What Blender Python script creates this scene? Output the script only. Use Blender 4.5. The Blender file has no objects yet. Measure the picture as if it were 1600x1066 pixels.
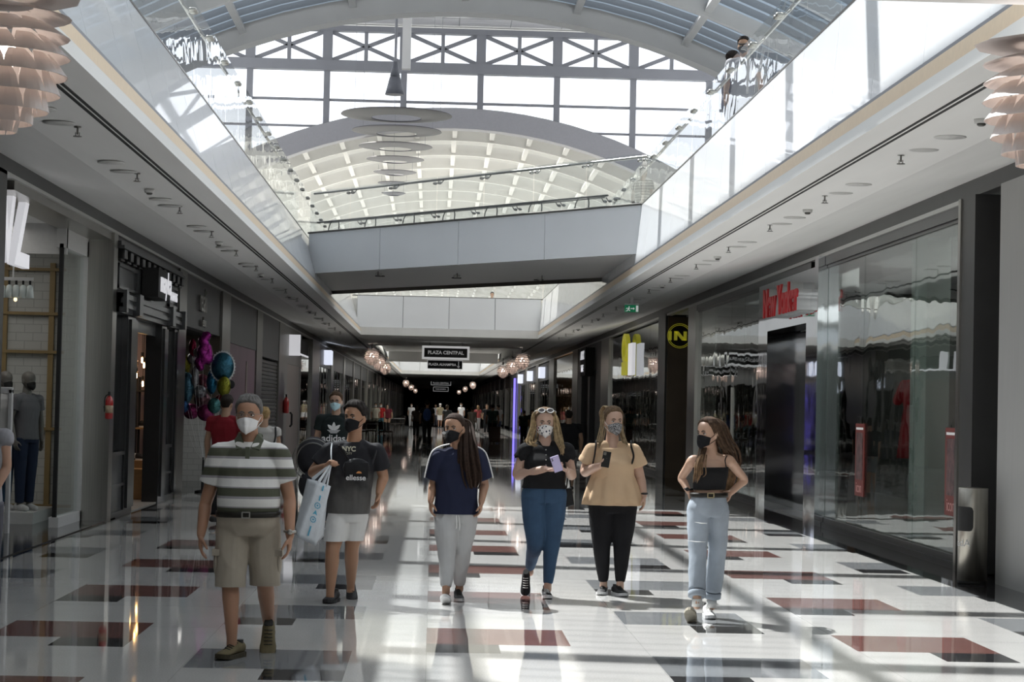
import bpy, bmesh, math, random
from mathutils import Vector, Matrix
C = bpy.context.scene.collection
PI = math.pi
rnd = random.Random(7)
F = 3214.0; EYE = 1.65
# ---------------------------------------------------------------- camera
def cam_axes():
    roll = 0.0225
    dx, dy = 677 - 800, -(632 - 533)
    c, s = math.cos(roll), math.sin(roll)
    x = c*dx - s*dy; y = s*dx + c*dy
    yaw = math.atan2(-x, F); pitch = math.atan2(-y, math.hypot(F, x))
    f = Vector((math.sin(yaw)*math.cos(pitch), math.cos(yaw)*math.cos(pitch), math.sin(pitch)))
    r = f.cross(Vector((0, 0, 1))).normalized(); u = r.cross(f)
    return c*r + s*u, -s*r + c*u, f
CR, CU, CF = cam_axes()
def at(x, y, Y):
    """world point at corridor depth Y that the photograph shows at (x, y)"""
    d = CR*((x-800)/F) + CU*((533-y)/F) + CF
    t = Y/d.y
    return Vector((d.x*t, Y, EYE + d.z*t))
camd = bpy.data.cameras.new('camera'); cam = bpy.data.objects.new('camera', camd); C.objects.link(cam)
camd.sensor_width = 36; camd.lens = F/1600*36; camd.clip_end = 2000; camd.clip_start = .1
cam.matrix_world = Matrix(((CR.x, CU.x, -CF.x, 0), (CR.y, CU.y, -CF.y, 0), (CR.z, CU.z, -CF.z, EYE), (0, 0, 0, 1)))
bpy.context.scene.camera = cam
vs = bpy.context.scene.view_settings
vs.view_transform = 'Standard'; vs.look = 'None'; vs.gamma = 1; vs.use_curve_mapping = False; vs.exposure = 0.0
# ---------------------------------------------------------------- materials
MATS = {}
def mat(name, col, rough=.5, metal=0., spec=.5, emit=None, es=0., noise=0., nscale=20., bump=0., bscale=60., coat=0., alpha=None, stretch=None, trans=0., ior=1.5):
    if name in MATS: return MATS[name]
    m = bpy.data.materials.new(name); m.use_nodes = True
    nt = m.node_tree; b = nt.nodes['Principled BSDF']
    b.inputs['Base Color'].default_value = (*col, 1); b.inputs['Roughness'].default_value = rough
    b.inputs['Metallic'].default_value = metal; b.inputs['Specular IOR Level'].default_value = spec
    b.inputs['Coat Weight'].default_value = coat; b.inputs['Coat Roughness'].default_value = .05
    b.inputs['Transmission Weight'].default_value = trans; b.inputs['IOR'].default_value = ior
    if emit: b.inputs['Emission Color'].default_value = (*emit, 1); b.inputs['Emission Strength'].default_value = es
    if noise or bump:
        tc = nt.nodes.new('ShaderNodeTexCoord'); mp = nt.nodes.new('ShaderNodeMapping')
        if stretch: mp.inputs['Scale'].default_value = stretch
        nt.links.new(tc.outputs['Object'], mp.inputs['Vector'])
        if noise:
            n = nt.nodes.new('ShaderNodeTexNoise'); n.inputs['Scale'].default_value = nscale; n.inputs['Detail'].default_value = 4
            nt.links.new(mp.outputs[0], n.inputs['Vector'])
            r = nt.nodes.new('ShaderNodeMapRange'); r.inputs['From Min'].default_value = .3; r.inputs['From Max'].default_value = .7
            r.inputs['To Min'].default_value = 1-noise; r.inputs['To Max'].default_value = 1+noise
            nt.links.new(n.outputs['Fac'], r.inputs['Value'])
            mx = nt.nodes.new('ShaderNodeVectorMath'); mx.operation = 'SCALE'; mx.inputs[0].default_value = col
            nt.links.new(r.outputs[0], mx.inputs['Scale']); nt.links.new(mx.outputs[0], b.inputs['Base Color'])
        if bump:
            n2 = nt.nodes.new('ShaderNodeTexNoise'); n2.inputs['Scale'].default_value = bscale; n2.inputs['Detail'].default_value = 3
            nt.links.new(mp.outputs[0], n2.inputs['Vector'])
            bp = nt.nodes.new('ShaderNodeBump'); bp.inputs['Strength'].default_value = bump; bp.inputs['Distance'].default_value = .02
            nt.links.new(n2.outputs['Fac'], bp.inputs['Height']); nt.links.new(bp.outputs[0], b.inputs['Normal'])
    MATS[name] = m; return m
def thin_glass(name, tint=(.93, .96, .96), base=.06, wob=0., gain=1.0, rough=0.0):
    """a clear pane: what is behind shows through, what is in front mirrors more at a glancing angle"""
    if name in MATS: return MATS[name]
    m = bpy.data.materials.new(name); m.use_nodes = True; nt = m.node_tree; nt.nodes.clear()
    o = nt.nodes.new('ShaderNodeOutputMaterial'); mx = nt.nodes.new('ShaderNodeMixShader')
    t = nt.nodes.new('ShaderNodeBsdfTransparent'); t.inputs[0].default_value = (*tint, 1)
    g = nt.nodes.new('ShaderNodeBsdfGlossy'); g.inputs['Roughness'].default_value = rough; g.inputs[0].default_value = (.95, .97, .98, 1)
    fr = nt.nodes.new('ShaderNodeFresnel'); ge = nt.nodes.new('ShaderNodeNewGeometry'); mr = nt.nodes.new('ShaderNodeMapRange')
    mr.inputs['To Min'].default_value = 1.5; mr.inputs['To Max'].default_value = 1/1.5; nt.links.new(ge.outputs['Backfacing'], mr.inputs['Value']); nt.links.new(mr.outputs[0], fr.inputs['IOR'])
    ma = nt.nodes.new('ShaderNodeMath'); ma.operation = 'MULTIPLY_ADD'; ma.inputs[1].default_value = gain; ma.inputs[2].default_value = base; ma.use_clamp = True
    nt.links.new(fr.outputs[0], ma.inputs[0]); nt.links.new(ma.outputs[0], mx.inputs[0])
    nt.links.new(t.outputs[0], mx.inputs[1]); nt.links.new(g.outputs[0], mx.inputs[2]); nt.links.new(mx.outputs[0], o.inputs[0])
    if wob:
        tc = nt.nodes.new('ShaderNodeTexCoord'); n = nt.nodes.new('ShaderNodeTexNoise'); n.inputs['Scale'].default_value = .9
        bp = nt.nodes.new('ShaderNodeBump'); bp.inputs['Strength'].default_value = wob; bp.inputs['Distance'].default_value = .1
        nt.links.new(tc.outputs['Object'], n.inputs['Vector']); nt.links.new(n.outputs['Fac'], bp.inputs['Height'])
        nt.links.new(bp.outputs[0], g.inputs['Normal'])
    MATS[name] = m; return m
# ---------------------------------------------------------------- mesh builder
def pinv(p):
    m = (Matrix.Translation(p.location) @ p.rotation_euler.to_matrix().to_4x4()).inverted()
    return m @ pinv(p.parent) if False else m
class MB:
    def __init__(s): s.v = []; s.f = []; s.mi = []
    def add(s, vs_, fs, mi=0):
        o = len(s.v); s.v += [tuple(p) for p in vs_]; s.f += [tuple(i+o for i in q) for q in fs]; s.mi += [mi]*len(fs)
    def box(s, x0, x1, y0, y1, z0, z1, mi=0, M=None):
        vv = [Vector((x, y, z)) for z in (z0, z1) for y in (y0, y1) for x in (x0, x1)]
        if M: vv = [M @ p for p in vv]
        s.add(vv, [(0,2,3,1),(4,5,7,6),(0,1,5,4),(2,6,7,3),(0,4,6,2),(1,3,7,5)], mi)
    def prism(s, prof, a, b, axis='y', mi=0):
        """a closed outline carried from a to b along an axis; outline points are the two other coordinates"""
        n = len(prof)
        def P(p, t): return {'y': (p[0], t, p[1]), 'x': (t, p[0], p[1]), 'z': (p[0], p[1], t)}[axis]
        s.add([P(p, a) for p in prof]+[P(p, b) for p in prof],
              [tuple(range(n))[::-1], tuple(range(n, 2*n))]+[(i, (i+1) % n, n+(i+1) % n, n+i) for i in range(n)], mi)
    def loft(s, rings, cap=True, mi=0, closed=True):
        n = len(rings[0]); vv = [p for r in rings for p in r]; ff = []
        for k in range(len(rings)-1):
            for i in range(n if closed else n-1):
                j = (i+1) % n; ff.append((k*n+i, k*n+j, (k+1)*n+j, (k+1)*n+i))
        if cap: ff.append(tuple(range(n))[::-1]); ff.append(tuple((len(rings)-1)*n+i for i in range(n)))
        s.add(vv, ff, mi)
    def tube(s, pts, rad, n=8, sub=0, mi=0, round_=True, flat=1.0, ref=None):
        pts = [Vector(p) for p in pts]
        if not hasattr(rad, '__len__'): rad = [rad]*len(pts)
        if sub: pts, rad = spline(pts, rad, sub)
        rings = []; t0 = (pts[1]-pts[0]).normalized()
        u = ref or (Vector((0, 0, 1)) if abs(t0.z) < .9 else Vector((1, 0, 0))); u = (u - t0*u.dot(t0)).normalized()
        L = len(pts)
        for k in range(L):
            t = (pts[min(k+1, L-1)]-pts[max(k-1, 0)])
            t = t.normalized() if t.length > 1e-9 else t0
            u = u - t*u.dot(t); u = u.normalized() if u.length > 1e-6 else t.orthogonal().normalized()
            w = t.cross(u)
            def ring(c, r): return [c+u*(r*math.cos(2*PI*i/n))+w*(r*flat*math.sin(2*PI*i/n)) for i in range(n)]
            if k == 0 and round_:
                for a in (80, 50, 25): rings.append(ring(pts[0]-t*rad[0]*math.sin(math.radians(a)), rad[0]*math.cos(math.radians(a))))
            rings.append(ring(pts[k], rad[k]))
            if k == L-1 and round_:
                for a in (25, 50, 80): rings.append(ring(pts[k]+t*rad[k]*math.sin(math.radians(a)), rad[k]*math.cos(math.radians(a))))
        s.loft(rings, True, mi)
    def cyl(s, c, r, z0, z1, n=20, r2=None, mi=0):
        r2 = r if r2 is None else r2
        s.loft([[(c[0]+q*math.cos(2*PI*i/n), c[1]+q*math.sin(2*PI*i/n), z) for i in range(n)] for q, z in ((r, z0), (r2, z1))], True, mi)
    def lathe(s, c, prof, n=24, mi=0):
        s.loft([[(c[0]+max(r, 1e-4)*math.cos(2*PI*i/n), c[1]+max(r, 1e-4)*math.sin(2*PI*i/n), c[2]+z) for i in range(n)] for r, z in prof], True, mi)
    def ell(s, c, r, n=14, M=None, mi=0):
        c = Vector(c); rings = []
        for k in range(1, n):
            a = PI*k/n; ring = []
            for i in range(n+4):
                b = 2*PI*i/(n+4); p = Vector((r[0]*math.sin(a)*math.cos(b), r[1]*math.sin(a)*math.sin(b), -r[2]*math.cos(a)))
                ring.append(c+(M @ p if M else p))
            rings.append(ring)
        s.loft(rings, True, mi)
    def mesh(s, name):
        me = bpy.data.meshes.new(name); me.from_pydata(s.v, [], s.f); me.polygons.foreach_set('material_index', s.mi); me.update()
        bm = bmesh.new(); bm.from_mesh(me); bmesh.ops.recalc_face_normals(bm, faces=bm.faces); bm.to_mesh(me); bm.free()
        return me
    def build(s, name, m, parent=None, smooth=False, bevel=0):
        me = s.mesh(name)
        for q in (m if isinstance(m, (list, tuple)) else [m]): me.materials.append(q)
        if smooth: me.polygons.foreach_set('use_smooth', [True]*len(me.polygons))
        o = bpy.data.objects.new(name, me); C.objects.link(o)
        if parent: o.parent = parent; o.matrix_parent_inverse = pinv(parent)
        if bevel:
            b = o.modifiers.new('bevel', 'BEVEL'); b.width = bevel; b.segments = 2; b.limit_method = 'ANGLE'
        return o
def spline(pts, rad, sub):
    P, R = [], []; n = len(pts)
    for i in range(n-1):
        p0, p1, p2, p3 = pts[max(i-1, 0)], pts[i], pts[i+1], pts[min(i+2, n-1)]
        for k in range(sub):
            t = k/sub
            P.append(.5*((2*p1)+(p2-p0)*t+(2*p0-5*p1+4*p2-p3)*t*t+(3*p1-p0-3*p2+p3)*t**3)); R.append(rad[i]*(1-t)+rad[i+1]*t)
    P.append(pts[-1]); R.append(rad[-1]); return P, R
def tag(o, label=None, cat=None, group=None, kind=None):
    if label: o['label'] = label
    if cat: o['category'] = cat
    if group: o['group'] = group
    if kind: o['kind'] = kind
    return o
def empty(name, loc, label, cat, group=None, rz=0):
    o = bpy.data.objects.new(name, None); C.objects.link(o); o.location = loc; o.rotation_euler = (0, 0, rz); o.empty_display_size = .1
    return tag(o, label, cat, group)
def st(o, label=None, cat=None): o['kind'] = 'structure'; return tag(o, label, cat)
def copy_tree(o, parent=None):
    c = o.copy(); C.objects.link(c); c.parent = parent
    if parent: c.matrix_parent_inverse = o.matrix_parent_inverse
    for ch in list(o.children): copy_tree(ch, c)
    return c
def text(body, name, size, m, loc, facing, parent=None, ext=.005, align='CENTER', sx=1., bold=0.):
    cu = bpy.data.curves.new(name, 'FONT'); cu.body = body; cu.size = size; cu.extrude = ext; cu.align_x = align; cu.align_y = 'CENTER'; cu.offset = bold
    t = bpy.data.objects.new(name, cu); C.objects.link(t)
    bpy.context.view_layer.update()
    me = bpy.data.meshes.new_from_object(t.evaluated_get(bpy.context.evaluated_depsgraph_get()))
    bpy.data.objects.remove(t)
    ax = {'-y': ((1,0,0),(0,0,1),(0,-1,0)), '+x': ((0,1,0),(0,0,1),(1,0,0)), '-x': ((0,-1,0),(0,0,1),(-1,0,0))}[facing] if isinstance(facing, str) else facing
    X, Y, Z = [Vector(a) for a in ax]
    for v in me.vertices: v.co = X*v.co.x*sx+Y*v.co.y+Z*v.co.z+Vector(loc)
    me.materials.clear(); me.materials.append(m)
    o = bpy.data.objects.new(name, me); C.objects.link(o)
    if parent: o.parent = parent; o.matrix_parent_inverse = pinv(parent)
    return o
# ---------------------------------------------------------------- palette
white = mat('white_plaster', (.86, .86, .85), .55, noise=.02, nscale=2)
soff_m = mat('soffit_plaster', (.88, .88, .86), .6, noise=.03, nscale=1.2, stretch=(3, .3, 1))
warmstrip = mat('warm_cove_diffuser', (.83, .68, .50), .5, noise=.03, emit=(1, .8, .55), es=.02)  # tan colour and faint glow put the warm cove light into the surface
darkclad = mat('charcoal_cladding', (.045, .045, .045), .35, noise=.1, nscale=3, spec=.4)
darkgrey = mat('dark_grey_panel', (.09, .09, .095), .45, noise=.06, nscale=3)
steel = mat('brushed_steel', (.42, .41, .38), .28, metal=1, noise=.08, nscale=3, stretch=(30, 30, .4))
dsteel = mat('dark_brushed_steel', (.20, .195, .18), .3, metal=1, noise=.1, nscale=3, stretch=(30, 30, .4))
chrome = mat('polished_steel', (.75, .77, .8), .04, metal=1, bump=.10, bscale=1.1, noise=.01)
black = mat('black_lacquer', (.012, .012, .013), .3, noise=.1, coat=.3)
blackmatte = mat('black_matte', (.012, .012, .012), .7, noise=.1)
roofgrey = mat('painted_steel_grey', (.50, .50, .50), .5, noise=.03, nscale=2)
mullm = mat('mullion_grey_steel', (.30, .31, .34), .5, noise=.04, nscale=2)
beamcream = mat('roof_beam_cream_paint', (.70, .69, .66), .5, noise=.03, nscale=2)
glassR = thin_glass('shop_window_glass', (.84, .88, .86), .07, wob=.06)
glassB = thin_glass('balustrade_glass', (.88, .91, .92), .06, wob=.10, gain=.9)
glassC = thin_glass('clerestory_glass', (.95, .97, 1.0), .01, gain=.6)
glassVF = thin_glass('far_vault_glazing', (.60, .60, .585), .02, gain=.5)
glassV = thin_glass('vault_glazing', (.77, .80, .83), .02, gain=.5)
def fascia_glass(name, col):
    if name in MATS: return MATS[name]
    m = mat(name, col, .25, noise=.015, nscale=1, coat=.5, bump=.03, bscale=.8)
    m.node_tree.nodes['Principled BSDF'].inputs['Coat Roughness'].default_value = .02
    return m
fasR = fascia_glass('back_painted_white_glass', (.90, .92, .94))
seam = mat('seam_dark', (.16, .17, .18), .6, noise=.05)
tenmat = mat('translucent_white_louvre', (.82, .82, .78), .5, noise=.03, nscale=1)
def louvre():
    m = bpy.data.materials.new('louvre_white'); m.use_nodes = True; nt = m.node_tree; nt.nodes.clear()
    o = nt.nodes.new('ShaderNodeOutputMaterial'); mx = nt.nodes.new('ShaderNodeMixShader'); mx.inputs[0].default_value = .35
    d = nt.nodes.new('ShaderNodeBsdfDiffuse'); t = nt.nodes.new('ShaderNodeBsdfTranslucent')
    d.inputs[0].default_value = (.70, .69, .66, 1); t.inputs[0].default_value = (.70, .69, .62, 1)
    nt.links.new(d.outputs[0], mx.inputs[1]); nt.links.new(t.outputs[0], mx.inputs[2]); nt.links.new(mx.outputs[0], o.inputs[0]); return m
louvm = louvre()
def floor_material():
    m = bpy.data.materials.new('terrazzo_floor'); m.use_nodes = True; nt = m.node_tree; L = nt.links; b = nt.nodes['Principled BSDF']
    tc = nt.nodes.new('ShaderNodeTexCoord'); sp = nt.nodes.new('ShaderNodeSeparateXYZ'); L.new(tc.outputs['Object'], sp.inputs[0])
    def N(op, a, b_=None, c=None):
        n = nt.nodes.new('ShaderNodeMath'); n.operation = op
        for i, q in enumerate((a, b_, c)):
            if q is None: continue
            if isinstance(q, (int, float)): n.inputs[i].default_value = q
            else: L.new(q, n.inputs[i])
        return n.outputs[0]
    X, Y = sp.outputs['X'], sp.outputs['Y']
    def motif(xo, yo):
        xs = N('SUBTRACT', X, xo); ys = N('SUBTRACT', Y, yo)
        u = N('FLOORED_MODULO', xs, 3.0); v = N('FLOORED_MODULO', ys, 3.0)
        par = N('FLOORED_MODULO', N('ADD', N('FLOOR', N('DIVIDE', xs, 3.0)), N('FLOOR', N('DIVIDE', ys, 3.0))), 2.0)
        inx = N('LESS_THAN', u, 1.0)
        big = N('MULTIPLY', inx, N('MULTIPLY', N('GREATER_THAN', v, .5), N('LESS_THAN', v, 1.5)))
        lo = N('MULTIPLY', par, .5)
        bl = N('MULTIPLY', N('MULTIPLY', N('GREATER_THAN', u, lo), N('LESS_THAN', u, N('ADD', lo, .5))), N('LESS_THAN', v, .5))
        return big, bl
    rb, k1 = motif(-.01, 13.75); gb, k2 = motif(1.5, 12.25)
    kk = N('MAXIMUM', k1, k2)
    def mixc(f, a, b_):
        n = nt.nodes.new('ShaderNodeMix'); n.data_type = 'RGBA'; L.new(f, n.inputs[0])
        for i, q in ((6, a), (7, b_)):
            if isinstance(q, tuple): n.inputs[i].default_value = (*q, 1)
            else: L.new(q, n.inputs[i])
        return n.outputs[2]
    nz = nt.nodes.new('ShaderNodeTexNoise'); nz.inputs['Scale'].default_value = 90; nz.inputs['Detail'].default_value = 6; L.new(tc.outputs['Object'], nz.inputs['Vector'])
    def rng(src, a, b_, lo=.3, hi=.7):
        r = nt.nodes.new('ShaderNodeMapRange'); r.inputs['From Min'].default_value = lo; r.inputs['From Max'].default_value = hi
        r.inputs['To Min'].default_value = a; r.inputs['To Max'].default_value = b_; L.new(src, r.inputs['Value']); return r.outputs[0]
    n2 = nt.nodes.new('ShaderNodeTexNoise'); n2.inputs['Scale'].default_value = 1.1; n2.inputs['Detail'].default_value = 3; L.new(tc.outputs['Object'], n2.inputs['Vector'])
    c = mixc(rb, (.56, .555, .54), (.17, .085, .075)); c = mixc(gb, c, (.23, .24, .25)); c = mixc(kk, c, (.028, .028, .03))
    # dark granite outside the terrazzo field
    out = N('MAXIMUM', N('LESS_THAN', X, -4.22), N('GREATER_THAN', X, 5.05))
    c = mixc(out, c, (.025, .026, .028))
    jx = N('LESS_THAN', N('FLOORED_MODULO', N('ADD', X, .01), 1.5), .006); jy = N('LESS_THAN', N('FLOORED_MODULO', Y, 1.5), .006)
    j = N('MULTIPLY', N('MAXIMUM', jx, jy), .35); c = mixc(j, c, (.25, .25, .25))
    k = N('MULTIPLY', rng(nz.outputs['Fac'], .88, 1.1), rng(n2.outputs['Fac'], .95, 1.04))
    vm = nt.nodes.new('ShaderNodeVectorMath'); vm.operation = 'SCALE'; L.new(c, vm.inputs[0]); L.new(k, vm.inputs['Scale'])
    L.new(vm.outputs[0], b.inputs['Base Color'])
    b.inputs['Roughness'].default_value = .04; b.inputs['IOR'].default_value = 1.5; b.inputs['Specular IOR Level'].default_value = .6
    n3 = nt.nodes.new('ShaderNodeTexNoise'); n3.inputs['Scale'].default_value = 2.2; L.new(tc.outputs['Object'], n3.inputs['Vector'])
    bp = nt.nodes.new('ShaderNodeBump'); bp.inputs['Strength'].default_value = .012; bp.inputs['Distance'].default_value = .02
    L.new(n3.outputs['Fac'], bp.inputs['Height']); L.new(bp.outputs[0], b.inputs['Normal'])
    return m
def bricks(name, c1, c2, mortar, scale, ax='yz'):
    m = bpy.data.materials.new(name); m.use_nodes = True; nt = m.node_tree; b = nt.nodes['Principled BSDF']
    tc = nt.nodes.new('ShaderNodeTexCoord'); sp = nt.nodes.new('ShaderNodeSeparateXYZ'); cb = nt.nodes.new('ShaderNodeCombineXYZ')
    nt.links.new(tc.outputs['Object'], sp.inputs[0])
    nt.links.new(sp.outputs[ax[0].upper()], cb.inputs[0]); nt.links.new(sp.outputs[ax[1].upper()], cb.inputs[1])
    br = nt.nodes.new('ShaderNodeTexBrick'); br.inputs['Scale'].default_value = scale
    br.inputs['Color1'].default_value = (*c1, 1); br.inputs['Color2'].default_value = (*c2, 1); br.inputs['Mortar'].default_value = (*mortar, 1)
    br.inputs['Mortar Size'].default_value = .012
    nt.links.new(cb.outputs[0], br.inputs['Vector']); nt.links.new(br.outputs['Color'], b.inputs['Base Color'])
    bp = nt.nodes.new('ShaderNodeBump'); bp.inputs['Strength'].default_value = .4; bp.inputs['Distance'].default_value = .01; bp.invert = True
    nt.links.new(br.outputs['Fac'], bp.inputs['Height']); nt.links.new(bp.outputs[0], b.inputs['Normal'])
    b.inputs['Roughness'].default_value = .6; MATS[name] = m; return m
# ================================================================ THE HALL
YN, YE = 10.7, 66.0         # first void in the ceiling
XL, XR = -2.37, 3.30        # its lips
CX = .465
WL, WR = -4.3, 5.64         # shop fronts
YEND = 300.; YB = -34.
b = MB(); b.box(-14, 15, YB, YEND+2, -.2, 0); st(b.build('floor', floor_material()))
# closed ground-floor ceiling: side soffits with a raked strip along the shops, and cross pieces between the voids
prL = [(WL-.4, 4.02), (WL, 4.02), (-3.32, 3.84), (XL, 3.83), (XL, 3.93), (-2.49, 3.95), (-2.86, 5.02), (-8, 5.02), (-8, 4.85), (WL-.4, 4.85)]
prR = [(WR+.4, 4.15), (WR, 4.15), (4.28, 3.825), (XR, 3.83), (XR, 3.93), (3.42, 3.95), (3.56, 5.02), (9, 5.02), (9, 4.85), (WR+.4, 4.85)]

voids = [(YN, YE), (107., 150.), (YB+2, 5.0)]  # last void is unseen, behind the camera, added to let in front light
b = MB(); b.prism(prL, YB, YEND); b.prism(prR, YB, YEND)
b2 = MB()
for a, c in ((YB, YB+2), (5., YN), (YE, 78), (150, YEND)):
    b2.box(XL-.12, XR+.12, a, c, 3.83, 4.08); b2.box(XL-.6, XR+.4, a+.45, c-.3, 4.08, 5.02)
b2.box(XL-.12, XR+.12, 78, 107, 4.35, 5.02)
for a, c in ((78, 78.15), (106.85, 107)): b2.box(XL, XR, a, c, 3.83, 4.4)
b.v += []; st(b.build('ceiling', soff_m)); st(b2.build('ceiling', soff_m))
n_trim = [0]
def trim(mb, m, smooth=False):
    n_trim[0] += 1; return st(mb.build('trim_%d' % n_trim[0], m, smooth=smooth))
b = MB()
for x in (-2.69, -2.64, 3.545, 3.595): b.box(x-.011, x+.011, YB, YEND, 3.823, 3.845)
trim(b, blackmatte)
# warm cove ledge and leaning fascia panels round each void
for a, c in voids:
    b = MB()
    b.prism([(XL, 3.93), (XL-.02, 3.935), (XL-.03, 4.06), (XL-.09, 4.06), (XL-.09, 3.93)], a, c)
    trim(b, warmstrip)
    b = MB(); b.prism([(XR, 3.93), (XR+.02, 3.935), (XR+.03, 4.06), (XR+.09, 4.06), (XR+.09, 3.93)], a, c); trim(b, warmstrip)
    b = MB(); b.prism([(c, 3.93), (c+.02, 3.935), (c+.03, 4.06), (c+.1, 4.06), (c+.1, 3.93)], XL, XR, 'x'); trim(b, warmstrip)
    # dark shadow gap above the cove
    b = MB(); b.box(XL-.065, XL-.03, a, c, 4.06, 4.085); b.box(XR+.03, XR+.065, a, c, 4.06, 4.085); trim(b, mullm)
    LEAN = .34
    for side, x0, s in (('left', XL-.05, -1), ('right', XR+.05, 1)):
        p = MB(); q = MB(); y = a; w = 1.72
        lean = .30 if s < 0 else .09
        zt = 5.10
        while y < c-.01:
            y2 = min(y+w, c)
            p.prism([(x0, 4.085), (x0+s*lean, zt), (x0+s*(lean+.03), zt), (x0+s*.03, 4.085)], y+.006, y2-.006)
            y = y2
        q.prism([(x0+s*.035, 4.085), (x0+s*(lean+.035), zt), (x0+s*(lean+.05), zt), (x0+s*.05, 4.085)], a, c)
        trim(p, fasR); trim(q, seam)
    p = MB(); q = MB()
    n = 4; X0, X1 = XL-.05-.1, XR+.05+.05
    for i in range(n):
        u0 = X0+(X1-X0)*i/n+.008; u1 = X0+(X1-X0)*(i+1)/n-.008
        p.prism([(c+.05, 4.085), (c+.25, 5.10), (c+.28, 5.10), (c+.08, 4.085)], u0, u1, 'x')
    q.prism([(c+.09, 4.085), (c+.29, 5.10), (c+.31, 5.10), (c+.11, 4.085)], X0, X1, 'x')
    trim(p, fasR); trim(q, seam)
    q = MB(); q.box(XL, XR, a-.3, a-.02, 3.9, 5.1); trim(q, white)
b = MB(); b.box(-10.2, -10, YB, YEND, 0, 4.85); st(b.build('wall_left', mat('shop_dark_paint', (.05, .05, .052), .8, noise=.1, nscale=1)))
b = MB(); b.box(11, 11.2, YB, YEND, 0, 4.85); st(b.build('wall_right', MATS['shop_dark_paint']))
b = MB(); b.box(-10, WL-.4, YB, YEND, 4.02, 4.85); b.box(WR+.4, 11, YB, YEND, 4.1, 4.85); st(b.build('ceiling', mat('shop_ceiling', (.22, .22, .22), .7, noise=.03)))
b = MB(); b.box(-10.2, 11.2, YB-.2, YB, 0, 9); st(b.build('wall_front', mat('hall_end_paint', (.35, .35, .35), .6, noise=.05)))
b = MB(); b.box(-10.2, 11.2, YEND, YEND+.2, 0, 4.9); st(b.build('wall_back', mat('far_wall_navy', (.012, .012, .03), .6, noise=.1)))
# ---------------- upper level: floor is the slab above; walls, balustrades
b = MB(); b.box(-8.2, -8., YB, 175, 5.02, 8.2); o = st(b.build('wall_left', mat('upper_wall_paint', (.74, .75, .75), .5, noise=.03, nscale=.6)))
b = MB(); b.box(9., 9.2, YB, 175, 5.02, 8.2); st(b.build('wall_right', MATS['upper_wall_paint']))
b = MB()
for s, X in ((1, -8.), (-1, 9.)):
    for k in range(22): 
        y = 2+k*8; b.box(min(X, X+s*.35), max(X, X+s*.35), y, y+1.1, 5.02, 8.2)
trim(b, white)
k = 0
for s, X in ((1, -8.), (-1, 9.)):
    for k2 in range(21):
        y = 2+k2*8+1.1; b = MB(); b.box(min(X+s*.05, X+s*.08), max(X+s*.05, X+s*.08), y+.3, y+6.6, 5.02, 7.4); k += 1
        st(b.build('window_%d' % k, mat('upper_shop_glass', (.06, .07, .075), .08, coat=.5, noise=.1)))
NW = [k]
def balus(name, label, pts, ztop=5.97, z0=5.10, lean=(0, 0), step=1.72, rail_in=(0, 0), brackets=True, cat='balustrade'):
    """glass guard along a straight run"""
    A, B = Vector(pts[0]), Vector(pts[1]); L = (B-A).length; d = (B-A)/L; o = empty(name, (A.x, A.y, z0), label, cat)
    ln = Vector((lean[0], lean[1], 0)); ri = Vector((rail_in[0], rail_in[1], 0)); n = max(1, round(L/step)); g = MB(); j = MB()
    th = Vector((d.y, -d.x, 0))*.012
    for i in range(n):
        p, q = A+d*(L*i/n+.012), A+d*(L*(i+1)/n-.012)
        vv = [p, q, q+ln, p+ln]; zz = [z0, z0, ztop, ztop]
        V = [Vector((a.x, a.y, z)) for a, z in zip(vv, zz)]; V += [w+th for w in V]
        g.add([V[0], V[1], V[2], V[3]], [(0,1,2,3)])
        if brackets:
            for e in (q-d*.06, q+d*.08):
                j = MB(); f0 = Vector((e.x, e.y, ztop-.12))+ln*.9; j.tube([f0, f0+ri*.5+Vector((0,0,.0)), f0+ri+Vector((0,0,.06))], .012, 6)
                j.tube([f0-ri*.15, f0+ri*.2], .028, 8); j.build('bracket', steel, o, True)
    g.build('glass_panel', glassB, o)
    r = MB(); a0 = A+ln+ri; b0 = B+ln+ri; r.tube([(a0.x, a0.y, ztop-.04), (b0.x, b0.y, ztop-.04)], .024, 8); r.build('handrail', steel, o, True)
    e = MB(); e.tube([(A.x, A.y, z0+.01), (B.x, B.y, z0+.01)], .018, 6); e.build('base_channel', dsteel, o)
    return o
balus('glass_balustrade', 'long glass balustrade above the left side fascia of the void', [(XL-.36, YN, 0), (XL-.36, YE, 0)], lean=(-.03, 0), rail_in=(-.12, 0), ztop=6.07)
balus('glass_balustrade', 'long glass balustrade above the sunlit right fascia, two men behind it', [(XR+.15, YN, 0), (XR+.15, YE, 0)], lean=(.03, 0), rail_in=(.12, 0), ztop=5.87)
balus('glass_balustrade', 'glass balustrade across the far end of the void, beyond the bridge', [(XL-.3, YE+.28, 0), (XR+.15, YE+.28, 0)], lean=(0, .02), rail_in=(0, .12), step=1.45)
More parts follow.
